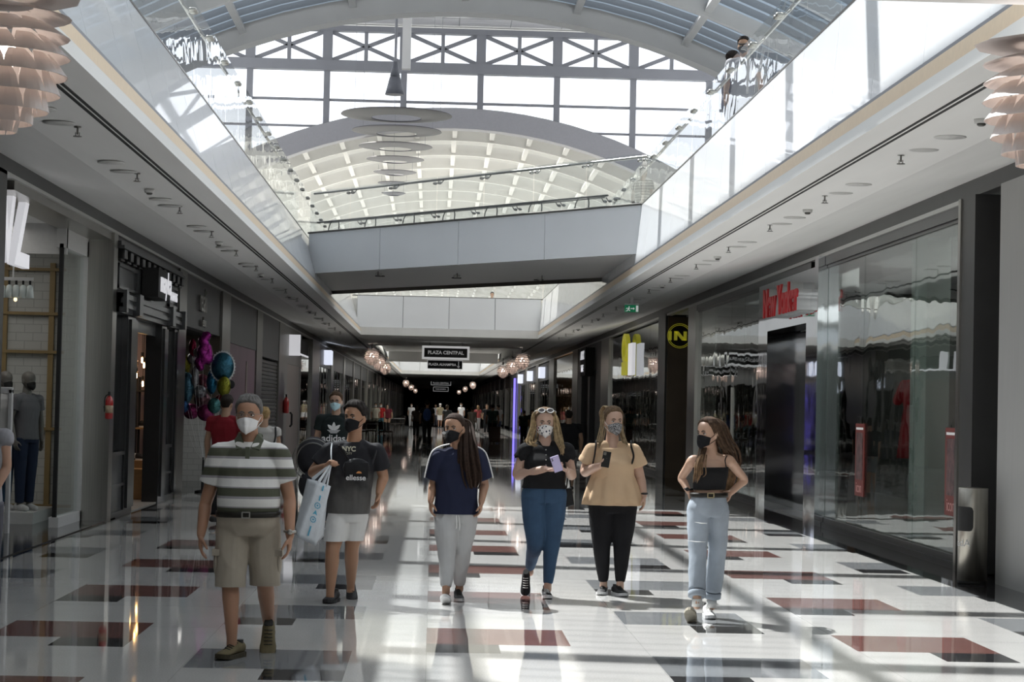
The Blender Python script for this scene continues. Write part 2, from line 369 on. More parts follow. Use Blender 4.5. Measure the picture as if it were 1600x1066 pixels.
# ---------------- footbridge, skewed
F0, F1 = Vector((-2.62, 42.3, 0)), Vector((3.44, 34.56, 0)); BW = Vector((0, 7.0, 0))
br = empty('footbridge', (CX, 41.8, 4.28), 'white footbridge crossing the void on the skew at the upper level', 'bridge')
b = MB(); b.add([(p.x, p.y, z) for z in (4.30, 5.08) for p in (F0+Vector((0,.05,0)), F1+Vector((0,.05,0)), F1+BW, F0+BW)], [(0,1,2,3),(4,5,6,7),(0,1,5,4),(1,2,6,5),(2,3,7,6),(3,0,4,7)])
b.build('deck', mat('bridge_soffit_paint', (.74, .74, .73), .55, noise=.02), br)
d = (F1-F0)/(F1-F0).length; nrm = Vector((d.y, -d.x, 0))
L = (F1-F0).length
for i in range(4):
    p, q = F0+d*(L*i/4+.008), F0+d*(L*(i+1)/4-.008); b = MB()
    b.add([(w.x, w.y, z) for z in (4.27, 5.10) for w in (p+nrm*.02, q+nrm*.02, q-nrm*.03, p-nrm*.03)], [(0,1,2,3),(4,5,6,7),(0,1,5,4),(1,2,6,5),(2,3,7,6),(3,0,4,7)])
    b.build('fascia_panel', fasR, br)
G0, G1 = F0+BW, F1+BW
b = MB(); b.add([(w.x, w.y, z) for z in (4.22, 5.10) for w in (G0, G1, G1+Vector((0,.06,0)), G0+Vector((0,.06,0)))], [(0,1,2,3),(4,5,6,7),(0,1,5,4),(1,2,6,5),(2,3,7,6),(3,0,4,7)])
b.build('rear_edge', dsteel, br)
b = MB(); b.tube([F0+nrm*.03+Vector((0,0,5.11)), F1+nrm*.03+Vector((0,0,5.11))], .02, 6); b.build('edge_trim', dsteel, br)
balus('bridge_balustrade', 'glass guard with steel rail along the near edge of the footbridge', [F0, F1], lean=(0, 0), rail_in=(-nrm.x*.1, -nrm.y*.1), step=1.4)
balus('bridge_balustrade', 'glass guard along the far edge of the footbridge', [G0, G1], lean=(0, 0), rail_in=(nrm.x*.1, nrm.y*.1), step=1.4)
lr = MB()
p, q = F0+d*.1-nrm*.12, F0+d*(L*.9)-nrm*.12
lr.tube([Vector((p.x, p.y, 5.33)), Vector((q.x, q.y, 5.33))], .02, 8)
n = 7
for i in range(n):
    w = p+(q-p)*((i+.5)/n)
    for e in (-.12, .12): lr.tube([w+d*e+Vector((0,0,5.33)), w+d*(e*1.4)+nrm*.02+Vector((0,0,5.24)), w+d*(e*1.5)+nrm*.04+Vector((0,0,5.12))], .012, 6, sub=3)
tag(lr.build('grab_rail', dsteel, None, True), 'low curved-bracket steel rail at the foot of the footbridge glass', 'rail')
# ---------------- roof
RI, RO, RZ = 13.1, 13.6, -3.3
AMAX = math.asin(8.6/13.4)
def arcpts(r, a0, a1, n): return [(CX+r*math.sin(a0+(a1-a0)*i/n), RZ+r*math.cos(a0+(a1-a0)*i/n)) for i in range(n+1)]
def arch(mb, y0, y1, ri=RI, ro=RO, n=28):
    a, b_ = arcpts(ri, -AMAX, AMAX, n), arcpts(ro, -AMAX, AMAX, n)
    for i in range(n):
        mb.prism([a[i], a[i+1], b_[i+1], b_[i]], y0, y1)
glz = [0]
def vault(y0, y1, bay, first_depth, near):
    nb = round((y1-y0)/bay)
    for k in range(nb+1):
        y = y0+(y1-y0)*k/nb; m = MB(); last = (k == nb and near) or (k == 0 and not near)
        w = .55 if last else .16
        ri = RI-.1 if last else RI+.05
        arch(m, y-w/2, y+w/2, ri, RO)
        trim(m, (roofgrey if near else mat('far_arch_grey_paint', (.42, .42, .45), .5, noise=.03)) if last else beamcream if not near else roofgrey)  # front arch of the far vault is a darker, cooler grey
    for k in range(nb):
        ya, yb = y0+(y1-y0)*k/nb+.1, y0+(y1-y0)*(k+1)/nb-.1
        m = MB(); na = int(2*AMAX*13.4/(2.3 if near else 1.15))
        for i in range(na+1):
            t = -AMAX+2*AMAX*i/na; c_, s_ = math.cos(t), math.sin(t)
            M = Matrix(((c_, 0, s_, CX), (0, 1, 0, 0), (-s_, 0, c_, RZ), (0, 0, 0, 1)))
            m.box(-.07, .07, ya, yb, 13.22, 13.4, M=M)
        trim(m, roofgrey if near else beamcream)
        # louvres parallel to the arches, pitched to follow the midday sun
        if near: sets = [(mat('dark_grey_louvre', (.13, .15, .17), .5, noise=.04), [0, 2, 4, 6, 8], .12), (mat('blue_grey_gap_slat', (.36, .43, .50), .4, noise=.04), [1, 3, 5, 7, 9], .06)]  # alternate blue-grey slats added to stand in for the sky-lit gaps
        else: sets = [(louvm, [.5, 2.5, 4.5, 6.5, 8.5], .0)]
        for lm, js, lo in sets:
            m = MB(); aa = arcpts(13.46-lo, -AMAX, AMAX, 20); bb = arcpts(13.62, -AMAX, AMAX, 20)
            for j in js:
                yc = ya+(yb-ya)*(j+.5)/10
                for i in range(20):
                    m.add([(aa[i][0], yc-lo*.61, aa[i][1]), (aa[i+1][0], yc-lo*.61, aa[i+1][1]), (bb[i+1][0], yc+.10, bb[i+1][1]), (bb[i][0], yc+.10, bb[i][1])], [(0,1,2,3)])
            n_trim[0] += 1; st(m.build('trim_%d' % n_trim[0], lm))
    m = MB(); g = arcpts(RO+.05, -AMAX, AMAX, 28)
    for i in range(28): m.add([(g[i][0], y0, g[i][1]), (g[i+1][0], y0, g[i+1][1]), (g[i+1][0], y1, g[i+1][1]), (g[i][0], y1, g[i][1])], [(0,1,2,3)])
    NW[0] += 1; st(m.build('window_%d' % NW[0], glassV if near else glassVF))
vault(-34.0, 42.2, 3.81, 0, True)
vault(60, 172, 3.73, 0, False)
b = MB(); b.box(-9, 10, 172, 172.2, 5, 10.4); st(b.build('wall_back', MATS['upper_wall_paint']))
# transept between the two vaults: high flat ceiling, braced truss, clerestory
ZT = 12.75
b = MB(); b.box(-16, 17, 41.6, 61.5, ZT, ZT+.2)
gl_panel = mat('glossy_ceiling_panel', (.86, .86, .88), .18, noise=.02, coat=.4, nscale=2)
TRS = b.build('ceiling', gl_panel); st(TRS)
b = MB()
for i in range(1, 22): b.box(-16+i*1.5-.008, -16+i*1.5+.008, 42, 60, ZT-.006, ZT+.01)
for i in range(1, 14): b.box(-16, 17, 42+i*1.4-.008, 42+i*1.4+.008, ZT-.006, ZT+.01)
trim(b, seam)
# near wall above the near vault
b = MB(); g = arcpts(RO, -AMAX, AMAX, 28)
for i in range(28): b.prism([g[i], g[i+1], (g[i+1][0], ZT), (g[i][0], ZT)], 42.0, 42.2)
st(b.build('wall_front', roofgrey))
YC = 60.2
mull_x = [CX+2.25*i+.70 for i in range(-5, 5)]
m = MB()
def zarc(x): return RZ+math.sqrt(RO*RO-(x-CX)**2)-.1
for x in mull_x: m.box(x-.09, x+.09, YC-.1, YC+.1, zarc(x), 11.45)
trim(m, mullm)
m = MB()
for z, h in ((8.7, .05), (9.72, .05), (10.5, .06)):
    hw = math.sqrt(RO*RO-(z-RZ)**2) if z-RZ < RO else 0
    m.box(-12, CX-hw, YC-.05, YC+.05, z-h*.6, z+h*.6)
    m.box(CX+hw, 13, YC-.05, YC+.05, z-h*.6, z+h*.6)
trim(m, mullm)
m = MB(); m.box(-12, 13, YC-.16, YC+.16, 11.36, 11.66); m.box(-12, 13, YC-.14, YC+.14, 12.52, 12.68); trim(m, mullm)
for i, x in enumerate(mull_x[:-1]):
    m = MB(); x2 = mull_x[i+1]; xm = (x+x2)/2; zl, zh = 11.62, 12.55
    m.box(x-.14, x+.14, YC-.12, YC+.12, zl-.1, zh+.1); m.box(xm-.055, xm+.055, YC-.06, YC+.06, zl, zh)
    for q in ((x, zl, x2, zh), (x, zh, x2, zl)):
        dx, dz = q[2]-q[0], q[3]-q[1]; l = math.hypot(dx, dz); nx, nz = -dz/l*.055, dx/l*.055
        m.prism([(q[0]+nx, q[1]+nz), (q[2]+nx, q[3]+nz), (q[2]-nx, q[3]-nz), (q[0]-nx, q[1]-nz)], YC-.05, YC+.05)
    n_trim[0] += 1; st(m.build('trim_%d' % n_trim[0], mullm))
NW[0] += 1; m = MB(); 
for i in range(40):
    xa, xb = -8.+17*i/40, -8.+17*(i+1)/40
    m.add([(xa, YC, zarc(xa)), (xb, YC, zarc(xb)), (xb, YC, 12.7), (xa, YC, 12.7)], [(0,1,2,3)]); st(m.build('window_%d' % NW[0], glassC))
# lower eaves walls over the upper walls
for s, X in (('left', -8.2), ('right', 9.0)):
    pass
# conical pendant and the stack of rings on the centre line
o = empty('conical_pendant', (-1.12, 50., 9.2), 'dark grey cone lamp hanging on a rod in front of the clerestory', 'lamp')
b = MB(); b.tube([(-1.12, 50, 9.85), (-1.12, 50, ZT)], .03, 8); b.build('rod', mullm, o)
b = MB(); b.lathe((-1.12, 50, 9.17), [(.22, 0), (.235, 0), (.13, .43), (.12, .43)], 28); b.build('shade', mat('lamp_grey', (.17, .18, .21), .45, noise=.03), o, True)
b = MB(); b.lathe((-1.12, 50, 9.62), [(.125, 0), (.05, .36), (.03, .36)], 24); b.build('neck', MATS['lamp_grey'], o, True)
b = MB(); b.box(-1.0, -.78, 52, 52.3, 10.15, ZT); tag(b.build('roof_duct', white), 'white square duct dropping from the high ceiling beside the cone lamp', 'duct')
ringm = mat('ring_grey', (.085, .085, .10), .5, noise=.03)
for_ring = 0
RN = ['largest and nearest', 'second largest', 'third', 'fourth', 'fifth', 'sixth', 'smallest and farthest']
for i, (y, w, xc) in enumerate([(182, 174.5, 619.5), (207, 141, 620), (231, 116, 618), (251, 90.7, 617.5), (271, 68, 617), (288, 50, 615), (303.5, 38, 615)]):
    z = 9.25; Yd = 7.6*F/(632-1.3-y); c = at(xc, y, Yd); R_ = w*Yd/F/2
    b = MB(); n = 40; prof = [(R_, .03), (R_*.46, -.05), (R_*.44, -.03), (R_*.99, .05)]
    ri = [[(c.x+r*math.cos(2*PI*k/n), c.y+r*math.sin(2*PI*k/n), c.z+dz) for k in range(n)] for r, dz in prof]
    b.loft(ri+[ri[0]], False)
    o = empty('hanging_ring', (c.x, c.y, c.z), RN[i]+' of the flat grey rings hung in a row under the far vault', 'ceiling ring', 'rings under the far vault')
    b.build('ring', ringm, o, True)
    b = MB()
    for k in range(3):
        a = 2*PI*k/3+.5; p = (c.x+R_*.9*math.cos(a), c.y+R_*.9*math.sin(a), c.z); zt = RZ+math.sqrt(RI*RI-(p[0]-CX)**2) if Yd > 60 else ZT
        b.tube([p, (p[0], p[1], zt)], .006, 5)
    b.build('cable', mullm, o)
# ================================================================ SHOPS
def wbox(mb, side, d0, d1, y0, y1, z0, z1, mi=0):
    """box at a depth d behind the shop line (negative stands proud of it)"""
    if side < 0: mb.box(WL-d1, WL-d0, y0, y1, z0, z1, mi)
    else: mb.box(WR+d0, WR+d1, y0, y1, z0, z1, mi)
def bits(name, m, items, parent=None, fn=None):
    o = None
    for it in items:
        b = MB(); wbox(b, *it); o = b.build(name, m, parent); 
        if fn: fn(o)
    return o
def front(name, side, y, label, cat='shopfront'):
    return empty(name, (WL if side < 0 else WR, y, 0), label, cat)
def pier(side, y0, y1, m=None, top=3.98, proud=.02, z0=0):
    b = MB(); wbox(b, side, -proud, .45, y0, y1, z0, top); trim(b, m or dsteel)
# dark fascia band over all the shops and the bright strip under it
for side, zt, zb in ((-1, 4.02, 3.87), (1, 4.15, 3.97)):
    b = MB(); wbox(b, side, 0, .12, YB, YEND, zb, zt); trim(b, darkclad)
b = MB(); wbox(b, -1, -.02, .1, YB, YEND, 3.835, 3.872); wbox(b, 1, -.03, .1, 21.7, 60, 3.925, 3.972); wbox(b, 1, -.02, .1, 60, YEND, 3.93, 3.972); trim(b, mat('pale_metal_strip', (.62, .62, .60), .35, metal=.6, noise=.03))
# ---- left side -------------------------------------------------------------
pier(-1, YB, 20.55, darkclad)
pier(-1, 27.45, 27.78, steel, 3.84)
brickw = bricks('white_painted_brick', (.60, .60, .57), (.56, .56, .53), (.42, .42, .40), 2.2, 'xz')
S = front('clothes_shop', -1, 24.4, 'open clothes shop with white brick wall, tan lattice and tall glass window')
b = MB(); b.box(-9.9, -4.72, 28.15, 28.3, 0, 4.0); b.build('brick_wall', brickw, S)
b = MB(); b.box(-9.9, -4.72, 20, 28.2, 3.80, 3.86); b.build('shop_ceiling', white, S)
b = MB(); b.box(-9.9, -4.30, 19.9, 28.3, -.01, .012); b.build('threshold_floor', mat('dark_granite', (.03, .03, .033), .1, noise=.1), S)
oc = mat('tan_painted_wood', (.33, .23, .10), .5, noise=.08, nscale=6)
for x in (-5.20, -5.83, -6.9, -8): b = MB(); b.box(x-.035, x+.035, 28.08, 28.15, .1, 3.45); b.build('lattice_post', oc, S)
for z in (3.36, 2.76, 2.24, 1.20, .16):
    b = MB(); b.box(-9.5, -5.02 if z != .16 else -4.85, 28.06, 28.12, z-.02, z+.02); b.build('lattice_rail', oc, S)
b = MB(); b.box(-4.685, -4.665, 25.85, 27.40, .14, 3.55); b.build('glass_pane', glassR, S)
b = MB(); b.box(-4.70, -4.65, 25.80, 25.86, .14, 3.55); b.build('pane_edge', blackmatte, S)
fw = mat('white_window_frame', (.62, .62, .61), .4, noise=.03)
b = MB(); b.box(-4.74, -4.62, 25.8, 27.45, .0, .14); b.box(-4.74, -4.62, 27.38, 27.46, 0, 3.7); b.box(-4.74, -4.62, 25.8, 27.45, 3.5, 3.84); b.build('window_frame', fw, S)
b = MB(); b.box(-5.6, -4.62, 25.84, 25.92, 3.42, 3.84); b.build('header', fw, S)
b = MB(); b.box(-4.74, -4.32, 21.1, 27.45, 3.74, 3.84); b.build('header_strip', steel, S)
b = MB(); b.box(-9.9, -5.05, 26.4, 28.0, .012, .16); b.build('window_plinth', fw, S)
wl_ = mat('lit_white_letter', (.85, .85, .88), .4, emit=(.95, .95, 1), es=.45, noise=.01)
SG = empty('shop_letters', (-4.50, 22.3, 3.45), 'tall white letters VZ hanging inside the leftmost shop window', 'sign')
text('VZ', 'letters', 1.22, wl_, (-4.50, 21.95, 3.42), '+x', SG, .04, sx=.98, bold=.022)
b = MB()
for y in (21.8, 22.2, 22.6): b.tube([(-4.5, y, 3.8), (-4.5, y, 3.98)], .006, 5)
b.build('hanger', steel, SG)
# spotlights on a rail
SP = empty('spotlight_rail', (-5.0, 25.0, 3.0), 'pale rail with a row of white cone spotlights in the leftmost shop', 'lamp')
b = MB(); b.box(-5.35, -4.86, 24.98, 25.02, 3.03, 3.07); b.tube([(-5.1, 25, 3.07), (-5.1, 25, 3.82)], .01, 6); b.build('rail', fw, SP)
for i in range(6):
    x = -5.31+i*.083; c = MB(); c.lathe((x, 25, 2.82), [(.045, 0), (.05, .005), (.035, .14), (.012, .16)], 14); q = c.build('spotlight', mat('mint_white_enamel', (.62, .68, .66), .4, noise=.02), SP, True)
    b = MB(); b.box(x-.012, x+.012, 24.99, 25.01, 2.97, 3.04); b.build('bracket', blackmatte, q)
b = MB(); b.ell((-5.06, 24.97, 2.80), (.022, .022, .026)); b.build('bulb', mat('warm_bulb', (1, .8, .5), .3, emit=(1, .75, .4), es=2, noise=.01), SP, True)
G = empty('security_gate', (-5.18, 24.6, 0), 'white anti-theft gate frame standing at the clothes shop entrance', 'security gate')
gw = mat('off_white_plastic', (.60, .60, .60), .4, noise=.03)
b = MB(); b.box(-5.43, -5.38, 24.56, 24.64, .0, 1.72); b.box(-5.03, -4.98, 24.56, 24.64, 0, 1.72); b.box(-5.43, -4.98, 24.56, 24.64, 1.66, 1.74); b.build('frame', gw, G, bevel=.01)
for z in (.78, .70): b = MB(); b.box(-5.38, -5.03, 24.58, 24.62, z, z+.035); b.build('cross_bar', gw, G)
b = MB(); b.box(-5.40, -5.10, 24.5, 24.7, 0, .24); b.build('base_box', gw, G, bevel=.01)
b = MB(); b.box(-5.26, -5.17, 24.552, 24.57, 1.69, 1.705); b.build('slot', blackmatte, G)
# ---- shoe shop with ornate black front
S = front('shoe_shop', -1, 31.4, 'ornate black panelled shoe shop front with dentil cornice and open door')
bp_ = mat('black_painted_joinery', (.045, .047, .05), .35, noise=.08, nscale=4, coat=.2)
b = MB(); wbox(b, -1, .02, .2, 27.8, 34.6, 3.02, 3.84); b.build('upper_panel', bp_, S)
b = MB(); wbox(b, -1, -.10, .1, 27.8, 34.6, 3.66, 3.70); wbox(b, -1, -.06, .1, 27.8, 34.6, 3.70, 3.76); b.build('cornice', bp_, S)
for i in range(12):
    y = 28.0+i*.58; b = MB(); wbox(b, -1, -.08, .06, y, y+.26, 3.53, 3.655); wbox(b, -1, -.04, .06, y-.04, y+.30, 3.50, 3.53); b.build('dentil', black, S, bevel=.01)
for y0, y1 in ((27.95, 29.7), (33.3, 34.35)):
    b = MB(); 
    for a, c, z0, z1 in ((y0, y1, 3.43, 3.47), (y0, y1, 3.13, 3.17), (y0, y0+.04, 3.13, 3.47), (y1-.04, y1, 3.13, 3.47)): wbox(b, -1, -.02, .03, a, c, z0, z1)
    b.build('panel_moulding', bp_, S)
for y0, y1 in ((27.82, 29.25), (29.25, 32.95), (32.95, 34.55)):
    b = MB()
    for k, (pr, z0, z1) in enumerate(((.10, 2.99, 3.06), (.07, 2.93, 2.99), (.10, 2.87, 2.93), (.05, 2.80, 2.87))): wbox(b, -1, -pr, .1, y0, y1, z0, z1)
    for y in (y0, y1-.18): wbox(b, -1, -.15, .1, y, y+.18, 2.80, 3.10)
    b.build('ledge_moulding', bp_, S)
for y0, y1 in ((27.8, 27.95), (29.0, 29.8), (32.6, 33.2), (34.2, 34.6)):
    b = MB(); wbox(b, -1, 0, .25, y0, y1, 0, 3.0); 
    wbox(b, -1, -.04, .02, y0+.1, y1-.1, .1, 2.75) if y1-y0 > .3 else None
    b.build('pilaster', black, S)
for y0, y1 in ((27.95, 29.0), (33.2, 34.2)):
    b = MB(); wbox(b, -1, .03, .1, y0, y1, 0, .88); wbox(b, -1, .0, .05, y0, y1, .85, .90); wbox(b, -1, .0, .05, y0, y1, .42, .46); wbox(b, -1, 0, .05, y0, y1, 0, .08); b.build('base_panel', bp_, S)
    b = MB(); wbox(b, -1, .08, .09, y0, y1, .88, 2.82); b.build('glass_pane', thin_glass('dark_shop_glass', (.35, .36, .38), .08, wob=.05), S)
b = MB(); wbox(b, -1, .1, .16, 29.8, 32.6, 2.62, 2.84); b.build('door_head', bp_, S)
pink = mat('pale_pink_wall', (.34, .25, .25), .6, noise=.04, nscale=2, emit=(.5, .35, .35), es=.0)
b = MB(); b.box(-9.9, -4.55, 35.3, 35.4, 0, 3.4); b.box(-9.9, -9.8, 28.4, 35.4, 0, 3.4); b.build('interior_wall', pink, S)
b = MB(); b.box(-9.9, -4.5, 28.35, 35.4, 3.4, 3.5); b.build('shop_ceiling', darkgrey, S)
b = MB(); b.box(-9.9, -4.32, 28.35, 35.4, .0, .015); b.build('shop_floor', mat('shop_floor_grey', (.3, .29, .27), .4, noise=.05), S)
for x, z in ((-4.97, 3.3), ):
    pass
SG = empty('shop_sign', (WL+.2, 30.9, 3.3), 'projecting black block sign with white letters mayka on black shopfront', 'sign')
b = MB(); wbox(b, -1, -.24, .0, 30.25, 31.6, 3.13, 3.56); b.build('sign_box', blackmatte, SG)
text('mayka', 'letters', .47, wl_, (WL+.262, 30.95, 3.36), '+x', SG, .006, bold=.002, sx=1.05)
SG = empty('shop_sign', (WL+.03, 33.8, 3.3), 'small white lettering SNEAKERS on the right panel of black shopfront', 'sign')
text('SNEAKERS', 'letters', .20, wl_, (WL+.02, 33.8, 3.30), '+x', SG, .01, sx=.9)
# hanging bulbs
fil = mat('glowing_filament', (1, .7, .35), .3, emit=(1, .62, .25), es=22, noise=.01)
clear = thin_glass('bulb_glass', (.98, .9, .8), .03)
for i, (px, py) in enumerate(((212, 568), (222, 563), (225, 571), (213, 587), (233, 589), (223, 600))):
    p = at(px, py, 34.0+(i % 3)*.25)
    o = empty('pendant_bulb', p, ['upper left', 'topmost', 'middle', 'lower left', 'lower right', 'lowest'][i]+' of the six bare glowing bulbs hanging in the shoe shop doorway', 'light bulb', 'bare bulbs in the shoe shop')
    b = MB(); b.lathe(p, [(.005, -.055), (.035, -.04), (.048, -.01), (.04, .03), (.018, .07)], 16); b.build('bulb', clear, o, True)
    b = MB(); b.tube([p+Vector((0,0,-.03)), p+Vector((0,0,.03))], .016, 8); b.build('filament', fil, o, True)
    b = MB(); b.cyl(p, .02, p.z+.07, p.z+.13, 10); b.build('socket', blackmatte, o)
    b = MB(); b.tube([(p.x, p.y, p.z+.13), (p.x, p.y, 3.4)], .005, 5); b.build('cord', blackmatte, o)
woodm = mat('light_oak', (.42, .25, .11), .5, noise=.12, nscale=3, stretch=(1, 1, 8))
o = empty('display_plinth', (-4.95, 34.3, 0), 'light oak display box inside the shoe shop doorway', 'display box')
b = MB(); b.box(-5.12, -4.62, 34.0, 34.7, .015, .62); b.build('box', woodm, o, bevel=.005)
b = MB(); b.box(-5.0, -4.64, 33.3, 33.9, .015, .5); tag(b.build('display_plinth', woodm, bevel=.005), 'lower oak display box nearest the shoe shop entrance', 'display box')
o = empty('shelf_unit', (-4.85, 34.9, 0), 'thin black metal shelf unit with shoes in the shoe shop', 'shelf')
b = MB()
for x in (-4.98, -4.72): b.box(x-.02, x+.02, 34.75, 34.79, 0, 2.05 if x < -4.9 else 1.75); b.box(x-.02, x+.02, 35.1, 35.14, 0, 2.0 if x < -4.9 else 1.75)
b.build('post', blackmatte, o)
for z in (1.75, 1.12): b = MB(); b.box(-5.0, -4.66, 34.73, 35.15, z, z+.03); b.build('shelf', blackmatte if z > 1.5 else woodm, o)
def shoe_simple(p, m, sole, rz, name, label, sc=1., cat='shoe', grp=None):
    o = empty(name, p, label, cat, grp)
    M = Matrix.Translation(Vector(p)) @ Matrix.Rotation(rz, 4, 'Z')
    b = MB(); rings = []
    for t, w, h in ((0, .028, .09), (.04, .036, .10), (.10, .036, .085), (.16, .042, .06), (.22, .045, .05), (.26, .036, .045), (.285, .015, .03)):
        rings.append([M @ Vector(((t-.14)*sc, w*sc*math.cos(a), (.02+max(0, h/2*(1+math.sin(a))))*sc)) for a in [2*PI*i/12 for i in range(12)]])
    b.loft(rings); b.build('upper', m, o, True)
    b = MB(); rings = []
    for t, w in ((-.005, .02), (.02, .034), (.1, .036), (.17, .046), (.24, .046), (.28, .03), (.293, .012)):
        rings.append([M @ Vector(((t-.14)*sc, a*w*sc, z*sc)) for a, z in ((-1, 0), (1, 0), (1, .028), (-1, .028))])
    b.loft(rings); b.build('sole', sole, o); return o
wsh = mat('white_leather', (.75, .75, .73), .5, noise=.03); bsh = mat('black_mesh_fabric', (.02, .02, .022), .7, noise=.2, nscale=80)
shoe_simple((-4.84, 34.3, .62), wsh, bsh, .3, 'sneaker', 'white sneaker lying on the oak display box')
shoe_simple((-4.76, 34.12, .62), bsh, wsh, -.6, 'sneaker', 'black and white sneaker at the front edge of the oak box')
shoe_simple((-4.80, 34.9, 1.15), bsh, wsh, .1, 'sneaker', 'dark sneaker on the middle shelf of black unit')
b = MB(); b.ell((-4.72, 34.9, 1.42), (.05, .05, .2), M=Matrix.Rotation(.35, 3, 'Y')); tag(b.build('hanging_shoe', bsh, None, True), 'black shoe hanging upright against the black shelf post', 'shoe')
pb = mat('extinguisher_red', (.45, .02, .02), .3, coat=.5, noise=.04)
q_ = at(170.5, 634, 27.2); o = empty('fire_extinguisher', (q_.x, 27.2, 1.36), 'red fire extinguisher hung on steel pillar left of black shopfront', 'fire extinguisher')
p = (q_.x, 27.2); pb = mat('extinguisher_red', (.30, .015, .015), .35, coat=.3, noise=.04)
b = MB(); b.lathe((p[0], p[1], 1.36), [(.035, 0), (.052, .01), (.052, .24), (.035, .29), (.015, .31)], 20); b.build('cylinder', pb, o, True)
b = MB(); b.box(p[0]-.012, p[0]+.012, p[1]-.04, p[1]+.02, 1.67, 1.72); b.tube([(p[0], p[1]-.02, 1.69), (p[0]-.05, p[1]-.04, 1.64), (p[0]-.05, p[1]-.05, 1.46)], .007, 6, sub=4); b.build('valve_and_hose', blackmatte, o)
b = MB(); b.lathe((p[0], p[1], 1.44), [(.0532, 0), (.0532, .10)], 20); b.build('label_band', mat('label_cream', (.4, .3, .2), .5, noise=.3, nscale=30), o, True)
b = MB(); b.box(WL-.02, p[0], p[1]-.02, p[1]+.3, 1.5, 1.53); b.build('wall_bracket', dsteel, o)
# ---- balloon shop
pier(-1, 34.6, 35.6, dsteel, 3.84); pier(-1, 41.6, 43.25, dsteel, 3.84)
S = front('balloon_shop', -1, 38.6, 'dark fronted gift shop with balloons at its door and white brick side')
b = MB(); wbox(b, -1, .03, .2, 35.6, 41.6, 2.92, 3.84); b.build('sign_panel', darkgrey, S)
b = MB(); wbox(b, -1, 0.0, 3, 41.42, 41.55, 0, 1.5); b.build('brick_wall', mat('dummy', (.5,.5,.5)) if False else brickw, S)
b = MB(); wbox(b, -1, 0.0, 3, 41.42, 41.55, 1.5, 2.92); b.build('dark_side_wall', mat('brown_dark_wall', (.06, .045, .03), .6, noise=.3, nscale=3), S)
b = MB(); wbox(b, -1, .2, 4, 35.5, 41.6, 2.92, 3.0); b.build('shop_ceiling', blackmatte, S)
SG = empty('shop_sign', (WL+.02, 38.0, 3.4), 'thin tall silver lettering resaki deluxe above the balloon shop', 'sign')
text('resaki', 'letters', .62, steel, (WL+.02, 38.1, 3.45), '+x', SG, .01, sx=.75)
text('deluxe', 'letters', .25, steel, (WL+.02, 38.3, 3.07), '+x', SG, .01, sx=.9)
S = front('hoarding', -1, 46.5, 'mauve printed hoarding closing an empty shop past the balloons')
b = MB(); wbox(b, -1, .02, .12, 43.25, 49.8, 0, 2.85); b.build('board', mat('mauve_print', (.27, .15, .20), .5, noise=.12, nscale=.7), S)
b = MB(); wbox(b, -1, .0, .12, 43.25, 49.8, 2.85, 3.84); b.build('top_board', darkgrey, S)
b = MB(); pts = []
for i in range(13):
    z = .5+i*.17; w_ = .10*math.sin(PI*(i+.7)/13.5)**.6; pts.append((z, w_))
b.loft([[(WL-.0, 47.3+s*w_+.05*math.sin(z*3), z), ] for z, w_ in pts for s in ()] or [[(WL+.0, 47.6-w_*1.6+.1*math.sin(z*2.2), z), (WL+.0, 47.6+w_*1.6+.1*math.sin(z*2.2), z), (WL-.03, 47.6+w_*1.6+.1*math.sin(z*2.2), z), (WL-.03, 47.6-w_*1.6+.1*math.sin(z*2.2), z)] for z, w_ in pts])
b.build('pale_print_figure', mat('pale_print', (.40, .33, .30), .5, noise=.2, nscale=2), S)
pier(-1, 49.8, 51.4, dsteel, 3.84)
S = front('shuttered_shop', -1, 54.2, 'shop closed behind a dark ribbed roller shutter on the left')
b = MB(); wbox(b, -1, .0, .15, 51.4, 57, 2.75, 3.84); b.build('top_board', darkgrey, S)
b = MB()
for i in range(27): 
    z = i*.1; b.prism([(WL-.06, z), (WL-.03, z+.02), (WL-.03, z+.07), (WL-.06, z+.1), (WL-.12, z+.1), (WL-.12, z)], 51.4, 57)
b.build('roller_shutter', darkclad, S)
pier(-1, 57, 59.2, dsteel, 3.84)
fe2 = None
def extinguisher(y, lab):
    o = empty('fire_extinguisher', (WL+.1, y, 1.3), lab, 'fire extinguisher')
    b = MB(); b.lathe((WL+.1, y, 1.30), [(.05, 0), (.08, .01), (.08, .36), (.05, .42), (.02, .46)], 14); b.build('cylinder', pb, o, True)
    b = MB(); b.box(WL+.08, WL+.12, y-.05, y+.03, 1.76, 1.84); b.build('valve', blackmatte, o)
extinguisher(59.0, 'far red fire extinguisher on the pillar past the roller shutter')
dimglass = thin_glass('dim_shop_glass', (.5, .52, .52), .10, wob=.05)
